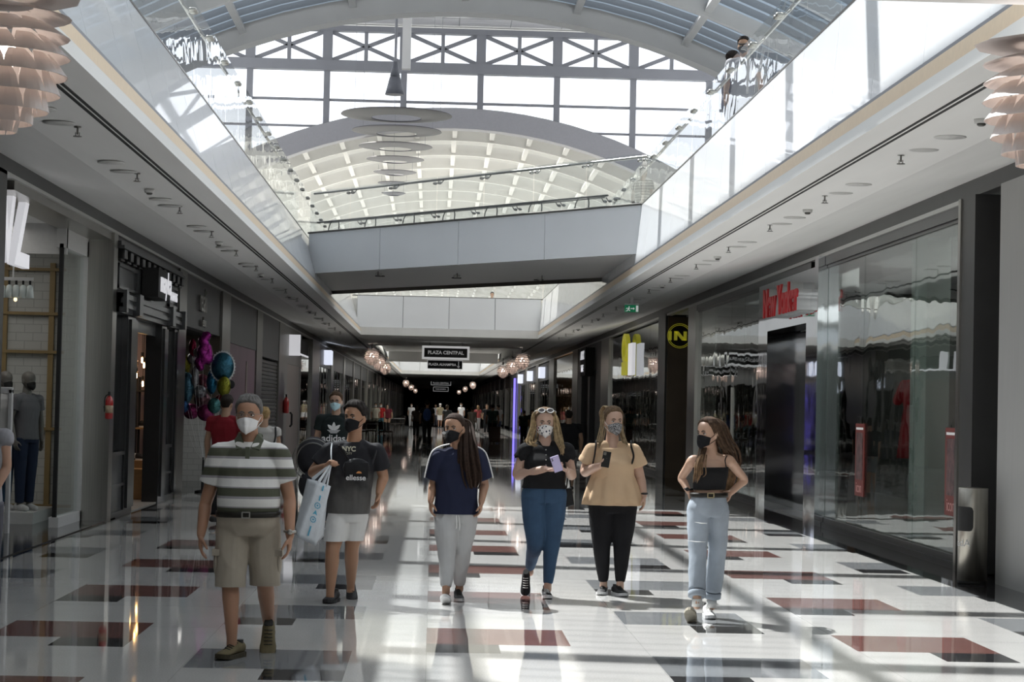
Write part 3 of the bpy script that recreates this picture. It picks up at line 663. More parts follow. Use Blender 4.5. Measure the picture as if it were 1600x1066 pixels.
def plain_shop(side, y0, y1, label, doors=(), sign=None, signcol=None, back=None, top=3.0, name='shop_unit'):
    S = front(name, side, (y0+y1)/2, label)
    b = MB(); wbox(b, side, .02, .15, y0, y1, top, 3.86); b.build('header_board', darkgrey if side > 0 else darkclad, S)
    ys = sorted([y0, y1]+[v for dd in doors for v in dd])
    n = max(1, round((y1-y0)/2.4)); 
    for i in range(n):
        a, c = y0+(y1-y0)*i/n, y0+(y1-y0)*(i+1)/n
        b = MB(); wbox(b, side, .06, .075, a+.04, c-.04, .1, top); b.build('glass_pane', dimglass, S)
        b = MB(); wbox(b, side, .04, .10, c-.04, c+.04, 0, top); b.build('mullion', dsteel, S)
    b = MB(); wbox(b, side, .02, .12, y0, y1, 0, .1); b.build('sill', darkclad, S)
    if back:
        b = MB(); wbox(b, side, 1.8, 1.9, y0, y1, 0, 3.9); b.build('display_back', back, S)
    if sign:
        SG = empty('shop_sign', ((WL if side < 0 else WR), (y0+y1)/2, 3.4), sign, 'sign')
        b = MB(); yc = (y0+y1)/2; wbox(b, side, -.25, .02, yc-.8, yc+.8, 3.12, 3.68); b.build('sign_box', mat('lit_sign_box', (.75, .78, .85), .4, emit=(.8, .85, 1), es=.9, noise=.02), SG)
    return S
S6 = front('stationery_shop', -1, 66, 'left shop with beige door, glass window and small black sign')
b = MB(); wbox(b, -1, .02, .1, 60.6, 66.2, 0, 2.75); b.build('door', mat('beige_door', (.30, .26, .24), .4, noise=.04), S6)
b = MB(); wbox(b, -1, 0, .12, 59.2, 60.6, 0, 3.84); wbox(b, -1, 0, .12, 60.6, 66.2, 2.75, 3.84); wbox(b, -1, 0, .12, 66.2, 66.8, 0, 3.84); b.build('frame', mat('grey_metal_frame', (.30, .30, .29), .4, metal=.4, noise=.05), S6)
b = MB(); b.tube([(WL+.05, 61.6, .9), (WL+.09, 61.6, .95), (WL+.09, 61.6, 1.25), (WL+.05, 61.6, 1.3)], .03, 6); b.build('door_handle', blackmatte, S6)
b = MB(); wbox(b, -1, .05, .07, 66.8, 72.6, .1, 3.5); b.build('glass_pane', dimglass, S6)
b = MB(); wbox(b, -1, 1.3, 1.4, 66.8, 72.6, 0, 3.6); b.build('display_back', mat('mixed_display', (.35, .33, .31), .5, noise=.7, nscale=2.5), S6)
SG = empty('shop_sign', (WL, 62.5, 3.4), 'small black block sign edged with white light on the left', 'sign')
b = MB(); wbox(b, -1, -.30, 0, 61.2, 65.4, 3.08, 3.50); b.build('sign_box', blackmatte, SG)
b = MB(); wbox(b, -1, -.32, -.0, 61.05, 61.25, 3.0, 3.62); wbox(b, -1, -.31, -.28, 61.2, 65.4, 3.03, 3.08); b.build('light_edge', wl_, SG)
pier(-1, 72.6, 77.2, dsteel, 3.84)
plain_shop(-1, 77.2, 86, 'narrow dark left shop with lit white sign before the recessed bay', sign='lit white box sign high on the left before the recessed bay')
pier(-1, 86, 88, dsteel, 3.84)
y = 88; k = 0
cols = [darkclad, mat('cream_display', (.45, .42, .36), .5, noise=.5, nscale=1.5), mat('blue_display', (.12, .16, .22), .5, noise=.6, nscale=1.5), mat('grey_display', (.25, .25, .26), .5, noise=.5, nscale=1.2)]
ORD = ['first', 'second', 'third', 'fourth', 'fifth', 'sixth', 'seventh', 'eighth', 'ninth', 'tenth', 'eleventh', 'twelfth', 'thirteenth', 'fourteenth', 'fifteenth', 'sixteenth', 'seventeenth', 'eighteenth']
while y < 290:
    plain_shop(-1, y, y+10, 'dark glass shop unit far down the left, %s past the recessed bay' % ORD[k], back=cols[(k+1) % 4]); pier(-1, y+10, y+11.6, steel if k % 3 == 0 else dsteel, 3.84); y += 11.6; k += 1
# ---- right side ------------------------------------------------------------
pier(1, YB, 18.9, darkclad, 3.97); pier(1, 18.9, 20.2, mat('pale_satin_metal', (.40, .40, .39), .5, metal=.3, noise=.05, nscale=3, stretch=(30, 30, .4)), 3.97, .05)
b = MB(); wbox(b, 1, .25, .5, 20.25, 21.2, 0, 3.97); trim(b, mat('black_granite_wall', (.012, .012, .013), .12, noise=.2, nscale=20))
b = MB(); wbox(b, 1, .22, .3, 20.25, 20.6, 0, 3.9); trim(b, dsteel)
pier(1, 21.2, 21.72, darkclad, 3.97, .04); pier(1, 21.72, 21.82, steel, 3.97, .06)
S = front('fashion_shop', 1, 33, 'large glass fashion shopfront with mirrored steel portal on the right')
def pane(a, c, z0=.14, z1=3.80, m=None, P=None):
    b = MB(); wbox(b, 1, .05, .062, a+.006, c-.006, z0, z1); b.build('glass_pane', m or glassR, P or S)
for a, c in ((21.82, 24.2), (24.2, 27.1), (27.1, 29.6), (35.3, 37.6), (37.6, 39.3), (39.3, 41.6), (41.6, 44.2)): pane(a, c)
for a, c in ((21.82, 29.6), (35.3, 44.2)):
    b = MB(); wbox(b, 1, .0, .16, a, c, 0, .07); wbox(b, 1, .03, .12, a, c, .07, .14); b.build('sill', darkclad, S)
    b = MB(); wbox(b, 1, .0, .16, a, c, 3.80, 3.925); wbox(b, 1, .03, .12, a, c, 3.76, 3.80); b.build('head_rail', black, S)
b = MB(); wbox(b, 1, -.10, .5, 29.62, 29.9, 0, 3.925); wbox(b, 1, -.06, .5, 29.9, 30.75, 0, 3.80); b.build('portal_side', chrome, S)
b = MB(); wbox(b, 1, -.06, .5, 34.35, 35.3, 0, 3.80); b.build('portal_side', chrome, S)
b = MB(); wbox(b, 1, -.06, .4, 30.75, 34.35, 3.0, 3.80); b.build('portal_head', chrome, S)
b = MB(); wbox(b, 1, -.0, .4, 30.75, 35.3, 3.80, 3.925); b.build('head_rail', black, S)
b = MB(); wbox(b, 1, .5, .55, 30.75, 34.35, 0, 3.0); b.build('dark_inner_door', mat('dark_tinted_glass', (.02, .018, .016), .06, noise=.1, coat=.3), S)
b = MB(); wbox(b, 1, 3.6, 3.7, 21.2, 44.2, 0, 4); b.build('interior_wall', mat('grey_interior', (.11, .115, .11), .7, noise=.1, nscale=1), S)
b = MB(); wbox(b, 1, 0.1, 3.7, 21.2, 44.2, .0, .02); b.build('interior_floor', mat('interior_floor_grey', (.25, .25, .24), .3, noise=.05), S)
pg = mat('pale_green_panel', (.50, .56, .53), .6, noise=.03)
for y in (25.7, 34.9, 36.1): b = MB(); wbox(b, 1, .55, .85, y, y+.85, 0, 3.9); b.build('pale_column', pg, S)
b = MB(); wbox(b, 1, .02, .05, 39.0, 39.05, .95, 2.1); b.build('door_pull', steel, S)
rd = mat('sign_red', (.50, .025, .03), .4, emit=(.8, .05, .06), es=.0, noise=.02); silv = mat('sign_silver', (.6, .62, .62), .3, metal=.5, noise=.02)
SG = empty('shop_sign', (WR-.2, 32.5, 3.4), 'red block letters New Yorker standing out from the mirrored steel portal', 'sign')
o = text('New Yorker', 'letter_sides', .62, silv, (WR-.16, 31.9, 3.38), '-x', SG, .10, sx=.98, bold=.012)
o = text('New Yorker', 'letter_faces', .62, rd, (WR-.275, 31.9, 3.38), '-x', SG, .015, sx=.98, bold=.02)
redm = mat('poster_red', (.16, .018, .012), .5, noise=.1); 
for (y, nm) in ((27.15, 'red framed poster on the middle of the fashion shop glass'), (22.3, 'red framed poster at the right end of the fashion shop glass')):
    o = empty('window_poster', (WR+.03, y, .6), nm, 'poster')
    b = MB(); wbox(b, 1, .03, .045, y-.28, y+.28, .56, 1.52); b.build('sheet', redm, o)
    b = MB(); wbox(b, 1, .025, .03, y-.2, y+.2, .78, 1.40); b.build('picture', mat('poster_dark_picture', (.10, .05, .05), .5, noise=.8, nscale=9), o)
    b = MB(); wbox(b, 1, .025, .03, y-.22, y+.22, 1.44, 1.47); b.build('white_strip', white, o)
    text('icon', 'lettering', .2, mat('poster_rose', (.6, .3, .28), .5, noise=.05), (WR+.026, y, .67), '-x', o, .002)
# IN shop in its recess
pier(1, 44.2, 45.5, steel, 3.97); pier(1, 49.7, 51.3, darkclad, 3.97, .05)
S = front('recessed_shop', 1, 47.5, 'brown clad recessed shop entrance with round black sign behind steel pillar')
b = MB(); wbox(b, 1, .0, 3.0, 49.6, 49.75, 0, 3.9); b.build('brown_wall', mat('brown_stone', (.12, .085, .05), .5, noise=.15, nscale=2), S)
b = MB(); wbox(b, 1, 2.0, 2.1, 45.5, 49.6, 0, 3.9); b.build('inner_front', darkclad, S)
b = MB(); wbox(b, 1, .0, 3.0, 45.5, 49.6, 3.95, 4.0); b.build('recess_ceiling', white, S)
q_ = at(1062, 525, 49.55); cx_, cy_, cz_ = q_.x, 49.55, q_.z
yl = mat('sign_yellow', (.65, .62, .06), .4, emit=(.8, .75, .05), es=.15, noise=.02)
SG = empty('round_sign', (cx_, cy_, cz_), 'round black sign ringed in yellow with yellow letters IN', 'sign')
def disc(mb, c, r0, r1, y0, y1, n=40):
    mb.loft([[(c[0]+r*math.cos(2*PI*i/n), y, c[2]+r*math.sin(2*PI*i/n)) for i in range(n)] for r, y in ((r0, y0), (r1, y0), (r1, y1), (r0, y1))], True)
b = MB(); disc(b, (cx_, 0, cz_), .001, .30, cy_, cy_+.04); b.build('disc', blackmatte, SG)
for r in (.30, .265):
    b = MB(); n = 48; b.loft([[(cx_+q*math.cos(2*PI*i/n), y, cz_+q*math.sin(2*PI*i/n)) for i in range(n)] for q, y in ((r-.012, cy_-.01), (r, cy_-.01), (r, cy_), (r-.012, cy_), (r-.012, cy_-.01))], False); b.build('ring', yl, SG)
b = MB()
for pts in ([(-.24, -.11), (-.17, -.11), (-.17, .11), (-.24, .11)], [(-.12, -.11), (-.05, -.11), (-.05, .11), (-.12, .11)], [(-.12, .11), (-.03, .11), (.14, -.11), (.05, -.11)], [(.08, -.11), (.15, -.11), (.15, .11), (.08, .11)]):
    b.prism([(cx_+x*1.15, cz_+z) for x, z in pts], cy_-.012, cy_-.001)
b.build('letters', yl, SG)
# glass shop with cream panel and vertical yellow sign
plainS = front('optician_shop', 1, 57, 'glass shop with cream window panel and upright yellow and white sign')
S_ = S; S = plainS
for a, c in ((51.3, 54.2), (54.2, 58.6), (58.6, 63.6), (63.6, 66.2)):
    b = MB(); wbox(b, 1, .05, .065, a+.01, c-.01, .1, 3.86); b.build('glass_pane', dimglass, S)
b = MB(); wbox(b, 1, .10, .16, 54.4, 58.8, 0, 3.10); b.build('cream_panel', mat('cream_panel', (.50, .44, .33), .6, noise=.03), S)
b = MB(); wbox(b, 1, .0, .12, 51.3, 66.2, 0, .1); b.build('sill', darkclad, S)
b = MB(); wbox(b, 1, 1.6, 1.7, 51.3, 66.2, 0, 3.9); b.build('display_back', cols[3], S)
SG = empty('shop_sign', (WR-.1, 58, 3.2), 'upright oval yellow letter sign beside a white one on glass shop', 'sign')
b = MB(); n = 32
def oval(q, y, cz=3.40, rz=.42, cy=59.4): return [(y, cy+q*.75*math.cos(2*PI*i/n), cz+q*rz*math.sin(2*PI*i/n)) for i in range(n)]
b.loft([oval(.62, WR-.04), oval(1, WR-.04), oval(1, WR-.16), oval(.62, WR-.16), oval(.62, WR-.04)], False); b.build('yellow_oval', yl, SG)
b = MB(); wbox(b, 1, -.16, -.02, 58.75, 60.1, 2.62, 3.0); b.build('yellow_panel', yl, SG)
b = MB(); wbox(b, 1, -.12, -.02, 57.3, 58.5, 2.6, 3.5); b.build('white_panel', wl_, SG)
pier(1, 66.2, 69.2, steel, 3.93)
S = front('black_shop', 1, 75, 'black shopfront with two dark doorways and stacked white block sign', )
for a, c in ((69.2, 71.6), (74.3, 75.2), (78.4, 80.4)): b = MB(); wbox(b, 1, 0, .2, a, c, 0, 3.0); b.build('wall_panel', darkgrey, S)
b = MB(); wbox(b, 1, 0, .2, 69.2, 80.4, 2.98, 3.93); b.build('header_board', darkgrey, S)
b = MB(); wbox(b, 1, .6, .7, 69.2, 80.4, 0, 3.0); b.build('dark_doorway', blackmatte, S)
SG = empty('shop_sign', (WR-.25, 73.2, 3.3), 'stacked white block letters projecting from the black shopfront', 'sign')
b = MB(); wbox(b, 1, -.32, 0, 72.3, 74.6, 2.78, 3.78); b.build('sign_box', blackmatte, SG)
text('AXX', 'letters', .42, wl_, (WR-.35, 73.5, 3.5), '-x', SG, .01, bold=.008, sx=1.9); text('TIME', 'letters', .34, wl_, (WR-.35, 73.5, 3.04), '-x', SG, .01, bold=.008, sx=1.5)
pier(1, 80.4, 83.5, dsteel, 3.93)
S = front('brick_column_shop', 1, 90, 'shop window with orange brick columns standing inside it')
b = MB(); wbox(b, 1, .05, .07, 83.5, 96.5, .1, 3.86); b.build('glass_pane', dimglass, S)
ob = bricks('orange_brick', (.55, .24, .08), (.48, .20, .06), (.05, .03, .02), 1.1, 'yz'); 
for a, c in ((84.6, 85.7), (87.6, 92.2), (94.2, 95.4)):
    b = MB()
    for i in range(22): wbox(b, 1, .12, .5, a, c, i*.165, i*.165+.145)
    b.build('brick_column', mat('glowing_orange_brick', (.52, .23, .07), .6, noise=.1, emit=(.9, .4, .1), es=.12), S)  # brick colour carries an added faint orange glow
b = MB(); wbox(b, 1, .9, 1., 83.5, 96.5, 0, 3.9); b.build('display_back', mat('teal_grey_display', (.28, .34, .36), .5, noise=.5, nscale=2), S)
pier(1, 96.5, 100.5, dsteel, 3.93)
y = 100.5; k = 0
while y < 290:
    plain_shop(1, y, y+10, 'dark glass shop unit far down the right, %s past the brick columns' % ORD[k], back=cols[(k+2) % 4], sign=('lit white box sign %s past the brick column shop' % ORD[k]) if k < 3 else None); pier(1, y+10, y+13, steel if k in (1, 2) else dsteel, 3.93); y += 13; k += 1
bl = mat('blue_neon', (.2, .15, 1), .3, emit=(.25, .2, 1), es=1.3, noise=.01)
b = MB(); b.box(WR-.20, WR-.07, 139.8, 140, 0, 3.55); tag(b.build('neon_strip', bl), 'tall upright strip of blue light on the right-hand shops', 'light strip')
# ---- litter bin
o = empty('litter_bin', (5.36, 20.2, 0), 'brushed steel cylindrical litter bin against dark wall on the right', 'litter bin')
n = 40; bx, by, R1 = 5.36, 20.2, .145
b = MB(); b.lathe((bx, by, .03), [(R1, 0), (R1, .91), (R1-.005, .915), (.01, .915)], n); b.build('drum', mat('bin_steel', (.36, .34, .30), .34, metal=1, noise=.1, nscale=2, stretch=(20, 20, .2)), o, True)
b = MB(); b.lathe((bx, by, 0), [(R1-.006, 0), (R1-.006, .032)], n); b.build('plinth', blackmatte, o, True)
def wrap(mb_pts, r, ang0):  # (arc length, z) -> drum surface
    return [(bx+r*math.cos(ang0+s/R1), by+r*math.sin(ang0+s/R1), z) for s, z in mb_pts]
A0 = math.radians(233)
b = MB(); out = []
hw, z0, z1, rr = .125, .52, .76, .04
for i in range(25):
    s = -hw+2*hw*i/24; e = max(0, abs(s)-(hw-rr)); dz = rr-math.sqrt(max(0, rr*rr-e*e)); out.append((s, z0+dz, z1-dz))
for i in range(24):
    q = wrap([(out[i][0], out[i][1]), (out[i+1][0], out[i+1][1]), (out[i+1][0], out[i+1][2]), (out[i][0], out[i][2])], R1+.0025, A0-.45); b.add(q, [(0,1,2,3)])
b.build('opening', blackmatte, o, True)
cu = text('nevadA', 'lettering', .105, mat('bin_white_print', (.95, .95, .95), .5, noise=.01), (0, 0, 0), ((1,0,0),(0,1,0),(0,0,1)), None, .0005)
for v in cu.data.vertices:
    q = wrap([(v.co.x, .40+v.co.y)], R1+.002, A0-.85)[0]; v.co = Vector(q)
cu.parent = o; cu.matrix_parent_inverse = pinv(o)
# ---- hanging direction signs
def plaza(Y, x0, x1, z0, z1, lines, label, frame, txt):
    o = empty('direction_sign', ((x0+x1)/2, Y, z0), label, 'sign')
    b = MB(); b.box(x0, x1, Y, Y+.1, z0, z1); b.build('board', mat('sign_black', (.012, .012, .014), .4, noise=.05), o)
    if frame:
        b = MB(); e = frame
        for q in ((x0-e, x1+e, z1, z1+e), (x0-e, x1+e, z0-e, z0), (x0-e, x0, z0, z1), (x1, x1+e, z0, z1)): b.box(q[0], q[1], Y-.02, Y+.12, q[2], q[3])
        b.build('frame', mat('sign_white_frame', (.8, .8, .8), .4, emit=(1, 1, 1), es=.35, noise=.02), o)
    for s, sz, dx in lines: text(s, 'lettering', sz, mat('sign_letter_white', (.8, .8, .8), .5, emit=(1, 1, 1), es=.15, noise=.01), ((x0+x1)/2+dx, Y-.005, (z0+z1)/2), '-y', o, .003, bold=.006)
    b = MB()
    for x in (x0+.2, x1-.2): b.tube([(x, Y+.05, z1), (x, Y+.05, 4.3)], .012, 6)
    b.build('hanger', dsteel, o); return o
pA, pB = at(663, 543.5, 72), at(730, 559.5, 72)
plaza(72, pA.x, pB.x, pB.z, pA.z, [('PLAZA CENTRAL', .165, 0)], 'hanging black sign with white border reading PLAZA CENTRAL', .075, 1)
pA, pB = at(668.5, 563, 79), at(722, 577, 79)
o = plaza(79, pA.x, pB.x, pB.z, pA.z, [('PLAZA ALHAMBRA', .125, -.1)], 'smaller hanging black sign reading PLAZA ALHAMBRA with down arrow', .015, 1)
ax, az = pB.x-.14, (pA.z+pB.z)/2
b = MB(); b.prism([(ax-.015, az+.13), (ax+.015, az+.13), (ax+.015, az-.06), (ax+.05, az-.03), (ax+.05, az-.07), (ax, az-.13), (ax-.05, az-.07), (ax-.05, az-.03), (ax-.015, az-.06)], 78.985, 78.998); b.build('arrow', MATS['sign_letter_white'], o)
pA, pB = at(674, 596, 196), at(704, 602, 196); plaza(196, pA.x, pB.x, pB.z, pA.z, [('PLAZA CENTRAL', .2, 0)], 'far small hanging black sign down the hall, upper of two', .03, 1)
pA, pB = at(677.5, 605, 215), at(700, 611.5, 215); plaza(215, pA.x, pB.x, pB.z, pA.z, [('PLAZA ALHAMBRA', .13, 0)], 'farthest hanging black sign down the hall, lower of two', .03, 1)
# ---- exit sign
o = empty('exit_sign', (3.83, 40, 3.6), 'green and white running man exit sign under the right soffit', 'exit sign')
gr = mat('exit_green', (.0, .16, .07), .4, emit=(0, .5, .2), es=.12, noise=.02); ew = mat('exit_white', (.85, .85, .85), .4, emit=(1, 1, 1), es=.3, noise=.01)
X0, X1, Z0, Z1 = 3.69, 3.965, 3.535, 3.675
b = MB(); b.box(X0, X1, 40, 40.05, Z0, Z1); b.build('panel', gr, o)
b = MB(); b.box(X0-.005, X1+.005, 39.99, 40.06, Z1, Z1+.03); b.box(3.8, 3.86, 40.01, 40.04, Z1, 3.83); b.build('housing', gw, o)
b = MB(); b.box(X1-.055, X1-.01, 39.995, 40, Z0+.01, Z1-.01); zc = (Z0+Z1)/2
b.prism([(3.81, zc-.008), (3.86, zc-.008), (3.86, zc-.025), (3.885, zc), (3.86, zc+.025), (3.86, zc+.008), (3.81, zc+.008)], 39.995, 40)
for q in ([(3.76, zc+.03), (3.775, zc+.045), (3.79, zc+.03), (3.775, zc+.018)], [(3.745, zc+.005), (3.775, zc+.018), (3.785, zc+.005), (3.76, zc-.02)], [(3.755, zc-.015), (3.77, zc-.02), (3.80, zc-.035), (3.79, zc-.05), (3.77, zc-.035)],
          [(3.75, zc-.015), (3.765, zc-.02), (3.745, zc-.05), (3.71, zc-.055), (3.71, zc-.045), (3.735, zc-.04)], [(3.775, zc+.01), (3.80, zc), (3.80, zc-.01), (3.775, zc)], [(3.75, zc+.01), (3.725, zc+.012), (3.715, zc-.01), (3.725, zc-.01), (3.732, zc+.0), (3.75, zc)]): b.prism(q, 39.995, 40)
b.build('pictogram', ew, o)
# ---- soffit fittings
def copies(src, places, labels=None):
    for i, p in enumerate(places):
        c = copy_tree(src) if i else src; c.location = p
        if labels: c['label'] = labels[i]
dz = mat('downlight_dark', (.10, .10, .09), .5, noise=.1); dt = mat('downlight_trim', (.66, .66, .64), .4, noise=.02)
for side, xs, nm in ((-1, -3.04, 'left'), (1, 3.98, 'right')):
    o = empty('sprinkler_head', (0, 0, 0), 'small pendent sprinkler head under the %s soffit' % nm, 'sprinkler', 'sprinklers under the %s soffit' % nm)
    b = MB(); b.tube([(0, 0, 0), (0, 0, -.06)], .008, 6); b.lathe((0, 0, -.012), [(.03, 0), (.03, .012)], 12); b.build('pipe', dsteel, o, True)
    b = MB(); b.lathe((0, 0, -.085), [(.035, .0), (.035, .005)], 12); b.box(-.018, -.012, -.004, .004, -.085, -.05); b.box(.012, .018, -.004, .004, -.085, -.05); b.build('deflector', dsteel, o)
    copies(o, [((-2.93 if side < 0 else 3.87), (13.36 if side < 0 else 13.7)+3.36*k, 3.836) for k in range(16)])
    o = empty('downlight', (0, 0, 0), 'round recessed downlight set in the %s soffit' % nm, 'downlight', 'downlights in the %s soffit' % nm)
    b = MB(); b.lathe((0, 0, -.012), [(.105, 0), (.125, .002), (.125, .012), (.105, .012), (.105, 0)], 28); b.build('trim_ring', dt, o, True)
    b = MB(); b.lathe((0, 0, -.006), [(.085, 0), (.085, .006)], 24); b.build('lens', dz, o, True)
    copies(o, [(xs, (15.7 if side < 0 else 15.85)+3.46*k, 3.83) for k in range(15)])
    o = empty('round_speaker', (0, 0, 0), 'flat round white speaker grille in the %s soffit' % nm, 'speaker', 'speaker grilles in the %s soffit' % nm)
    b = MB(); b.lathe((0, 0, -.006), [(.115, 0), (.12, .006)], 28); b.build('grille', mat('speaker_grille', (.55, .55, .53), .6, noise=.15, nscale=200), o, True)
    b = MB(); b.lathe((0, 0, -.004), [(.13, 0), (.13, .004)], 28); b.build('rim', dt, o, True)
    copies(o, [(xs, (16.5 if side < 0 else 16.69)+3.45*k, 3.83) for k in range(15)])
    o = empty('smoke_detector', (0, 0, 0), 'white smoke detector puck under the %s soffit' % nm, 'smoke detector', 'smoke detectors under the %s soffit' % nm)
    b = MB(); b.lathe((0, 0, -.035), [(.05, 0), (.055, .035)], 20); b.build('base', dt, o, True)
    b = MB(); b.lathe((0, 0, -.055), [(.02, 0), (.032, .008), (.032, .02)], 16); b.build('sensor', dz, o, True)
    copies(o, [((-3.02 if side < 0 else 3.96), (14.6 if side < 0 else 14.86)+7.0*k, 3.83) for k in range(7)])
for i, (px, py) in enumerate(((592, 433), (714, 426), (845, 415))):
    p = at(px, py, 42); 
    o = empty('smoke_detector', (p.x, p.y, 4.30), ['left', 'middle', 'right'][i]+' detector under the footbridge', 'smoke detector')
    b = MB(); b.lathe((p.x, p.y, 4.25), [(.06, 0), (.07, .05)], 16); b.build('base', dt, o, True)
    b = MB(); b.lathe((p.x, p.y+.8, 4.28), [(.10, 0), (.10, .02)], 20); tag(b.build('downlight', dz, None, True), ['left', 'middle', 'right'][i]+' recessed downlight under the footbridge', 'downlight')
    b = MB(); b.tube([(p.x, p.y-.6, 4.3), (p.x, p.y-.6, 4.22)], .01, 6); b.lathe((p.x, p.y-.6, 4.215), [(.04, 0), (.04, .006)], 12); tag(b.build('sprinkler_head', dsteel, None, True), ['left', 'middle', 'right'][i]+' sprinkler head under the footbridge', 'sprinkler')
# ---- artichoke pendants
leafm = mat('copper_pink_leaf', (.68, .61, .58), .35, metal=.1, noise=.04, nscale=3)
def leaf(mb, r, z, a, w, h, out):
    n = 5; V = []
    for j, (dr, dz_, ws) in enumerate(((0, 0, .62), (out*.45, -h*.4, .88), (out, -h, 1.0))):
        for i in range(n):
            t = (i/(n-1)-.5)*w*ws/r; q = r+dr-.004*(i in (0, n-1))
            V.append((q*math.cos(a+t), q*math.sin(a+t), z+dz_))
    m_ = len(V); V += [(x*.985, y*.985, z_-.001) for x, y, z_ in V]; ff = []
    for j in range(2):
        for i in range(n-1): k = j*n+i; ff += [(k, k+1, k+n+1, k+n), (m_+k, m_+k+n, m_+k+n+1, m_+k+1)]
    for i in range(n-1): ff += [(i, m_+i, m_+i+1, i+1), (2*n+i, 2*n+i+1, m_+2*n+i+1, m_+2*n+i)]
    for j in range(2): ff += [(j*n, (j+1)*n, m_+(j+1)*n, m_+j*n), (j*n+n-1, m_+j*n+n-1, m_+(j+1)*n+n-1, (j+1)*n+n-1)]
    mb.add(V, ff)
ROWS = [(.10, .28, 6, .20, .005, .25), (.14, .235, 8, .155, .05, .17), (.18, .17, 10, .135, .075, .125), (.21, .095, 11, .13, .09, .10), (.225, .015, 12, .125, .095, .075), (.225, -.065, 12, .12, .10, .045), (.20, -.145, 11, .115, .095, .02), (.155, -.21, 9, .105, .085, -.005), (.10, -.265, 7, .085, .07, -.02)]
def artichoke(whole):
    core = mat('lamp_core_glow', (1, .9, .8), .4, emit=(1, .90, .82), es=30, noise=.01) if whole else mat('lamp_core_soft', (1, .9, .8), .4, emit=(1, .88, .78), es=9, noise=.01)
    parts = []; one = MB()
    for k, (r, z, n, w, h, out) in enumerate(ROWS):
        m_ = one if whole else MB()
        for i in range(n): leaf(m_, r, z, 2*PI*(i+.5*(k % 2))/n, w, h, out)
        if not whole: parts.append(('leaf_ring', m_, leafm))
    c = MB(); c.cyl((0, 0), .03, .28, .42, 14); c.lathe((0, 0, .36), [(.06, 0), (.05, .03), (.02, .05)], 14)
    k_ = MB(); k_.tube([(0, 0, .4), (0, 0, .62)], .006, 6)
    g = MB(); g.ell((0, 0, .02), (.07, .07, .09))
    if whole: one.v += []; parts = [('leaves', one, leafm)]
    return parts+[('cap', c, dsteel), ('cable', k_, blackmatte), ('lamp_core', g, core)]
def place_pend(root_name, label, grp, loc, whole, sc=1.):
    o = empty(root_name, (0, 0, 0), label, 'pendant lamp', grp)
    for nm, m_, mt in artichoke(whole): m_.build(nm, mt, o, nm == 'lamp_core')
    o.location = loc; o.scale = (sc, sc, sc); return o
near = place_pend('artichoke_lamp', 'near pendant lamp of overlapping pink metal leaves, cut by left frame edge', None, (-2.25, 10.55, 3.37), False, 1.14)
c = copy_tree(near); c.location = (3.27, 10.9, 3.34); c['label'] = 'near pendant lamp of overlapping pink metal leaves, cut by right frame edge'; c.rotation_euler = (0, 0, .4)
far = None
P_ = ['nearest', 'middle', 'farthest']
for cl, (Ys, word) in enumerate((((76, 85.5, 97), 'nearer'), ((171, 212, 262), 'farther'))):
    for s, X in (('left', -2.3), ('right', 3.25)):
        for i, Yp in enumerate(Ys):
            lab = '%s leafy pendant lamp of the %s %s-hand trio down the hall' % (P_[i], word, s)
            z = 3.37-.02*i-.04*(s == 'right')
            if far is None: far = place_pend('artichoke_lamp', lab, None, (X, Yp, z), True)
            else:
                q = copy_tree(far); q.location = (X, Yp, z); q['label'] = lab
            if i == 1: pass

def lamp(name, x, y, z, sx, sy, e, col=(1, .97, .92)):
    l = bpy.data.lights.new(name, 'AREA'); l.shape = 'RECTANGLE'; l.size = sx; l.size_y = sy; l.energy = e; l.color = col
    q = bpy.data.objects.new(name, l); C.objects.link(q); q.location = (x, y, z); return q
lamp('shop_fill_light', -6.2, 25.5, 3.75, 2, 3, 24)  # unseen area lamps added to brighten the dim shop interiors
lamp('shop_fill_light', -5.6, 33.2, 3.35, 1.5, 2, 22, (1, .8, .65))
lamp('shop_fill_light', 7.5, 27, 3.9, 2, 8, 45); lamp('shop_fill_light', 7.5, 39, 3.9, 2, 8, 40)
lamp('shop_fill_light', 7.2, 58, 3.85, 1.5, 10, 40); lamp('shop_fill_light', 6.5, 90, 3.85, 1, 10, 40)
lamp('shop_fill_light', -5.6, 69.5, 3.5, 1, 5, 30); lamp('shop_fill_light', -5.0, 38.5, 2.85, .8, 3, 10)
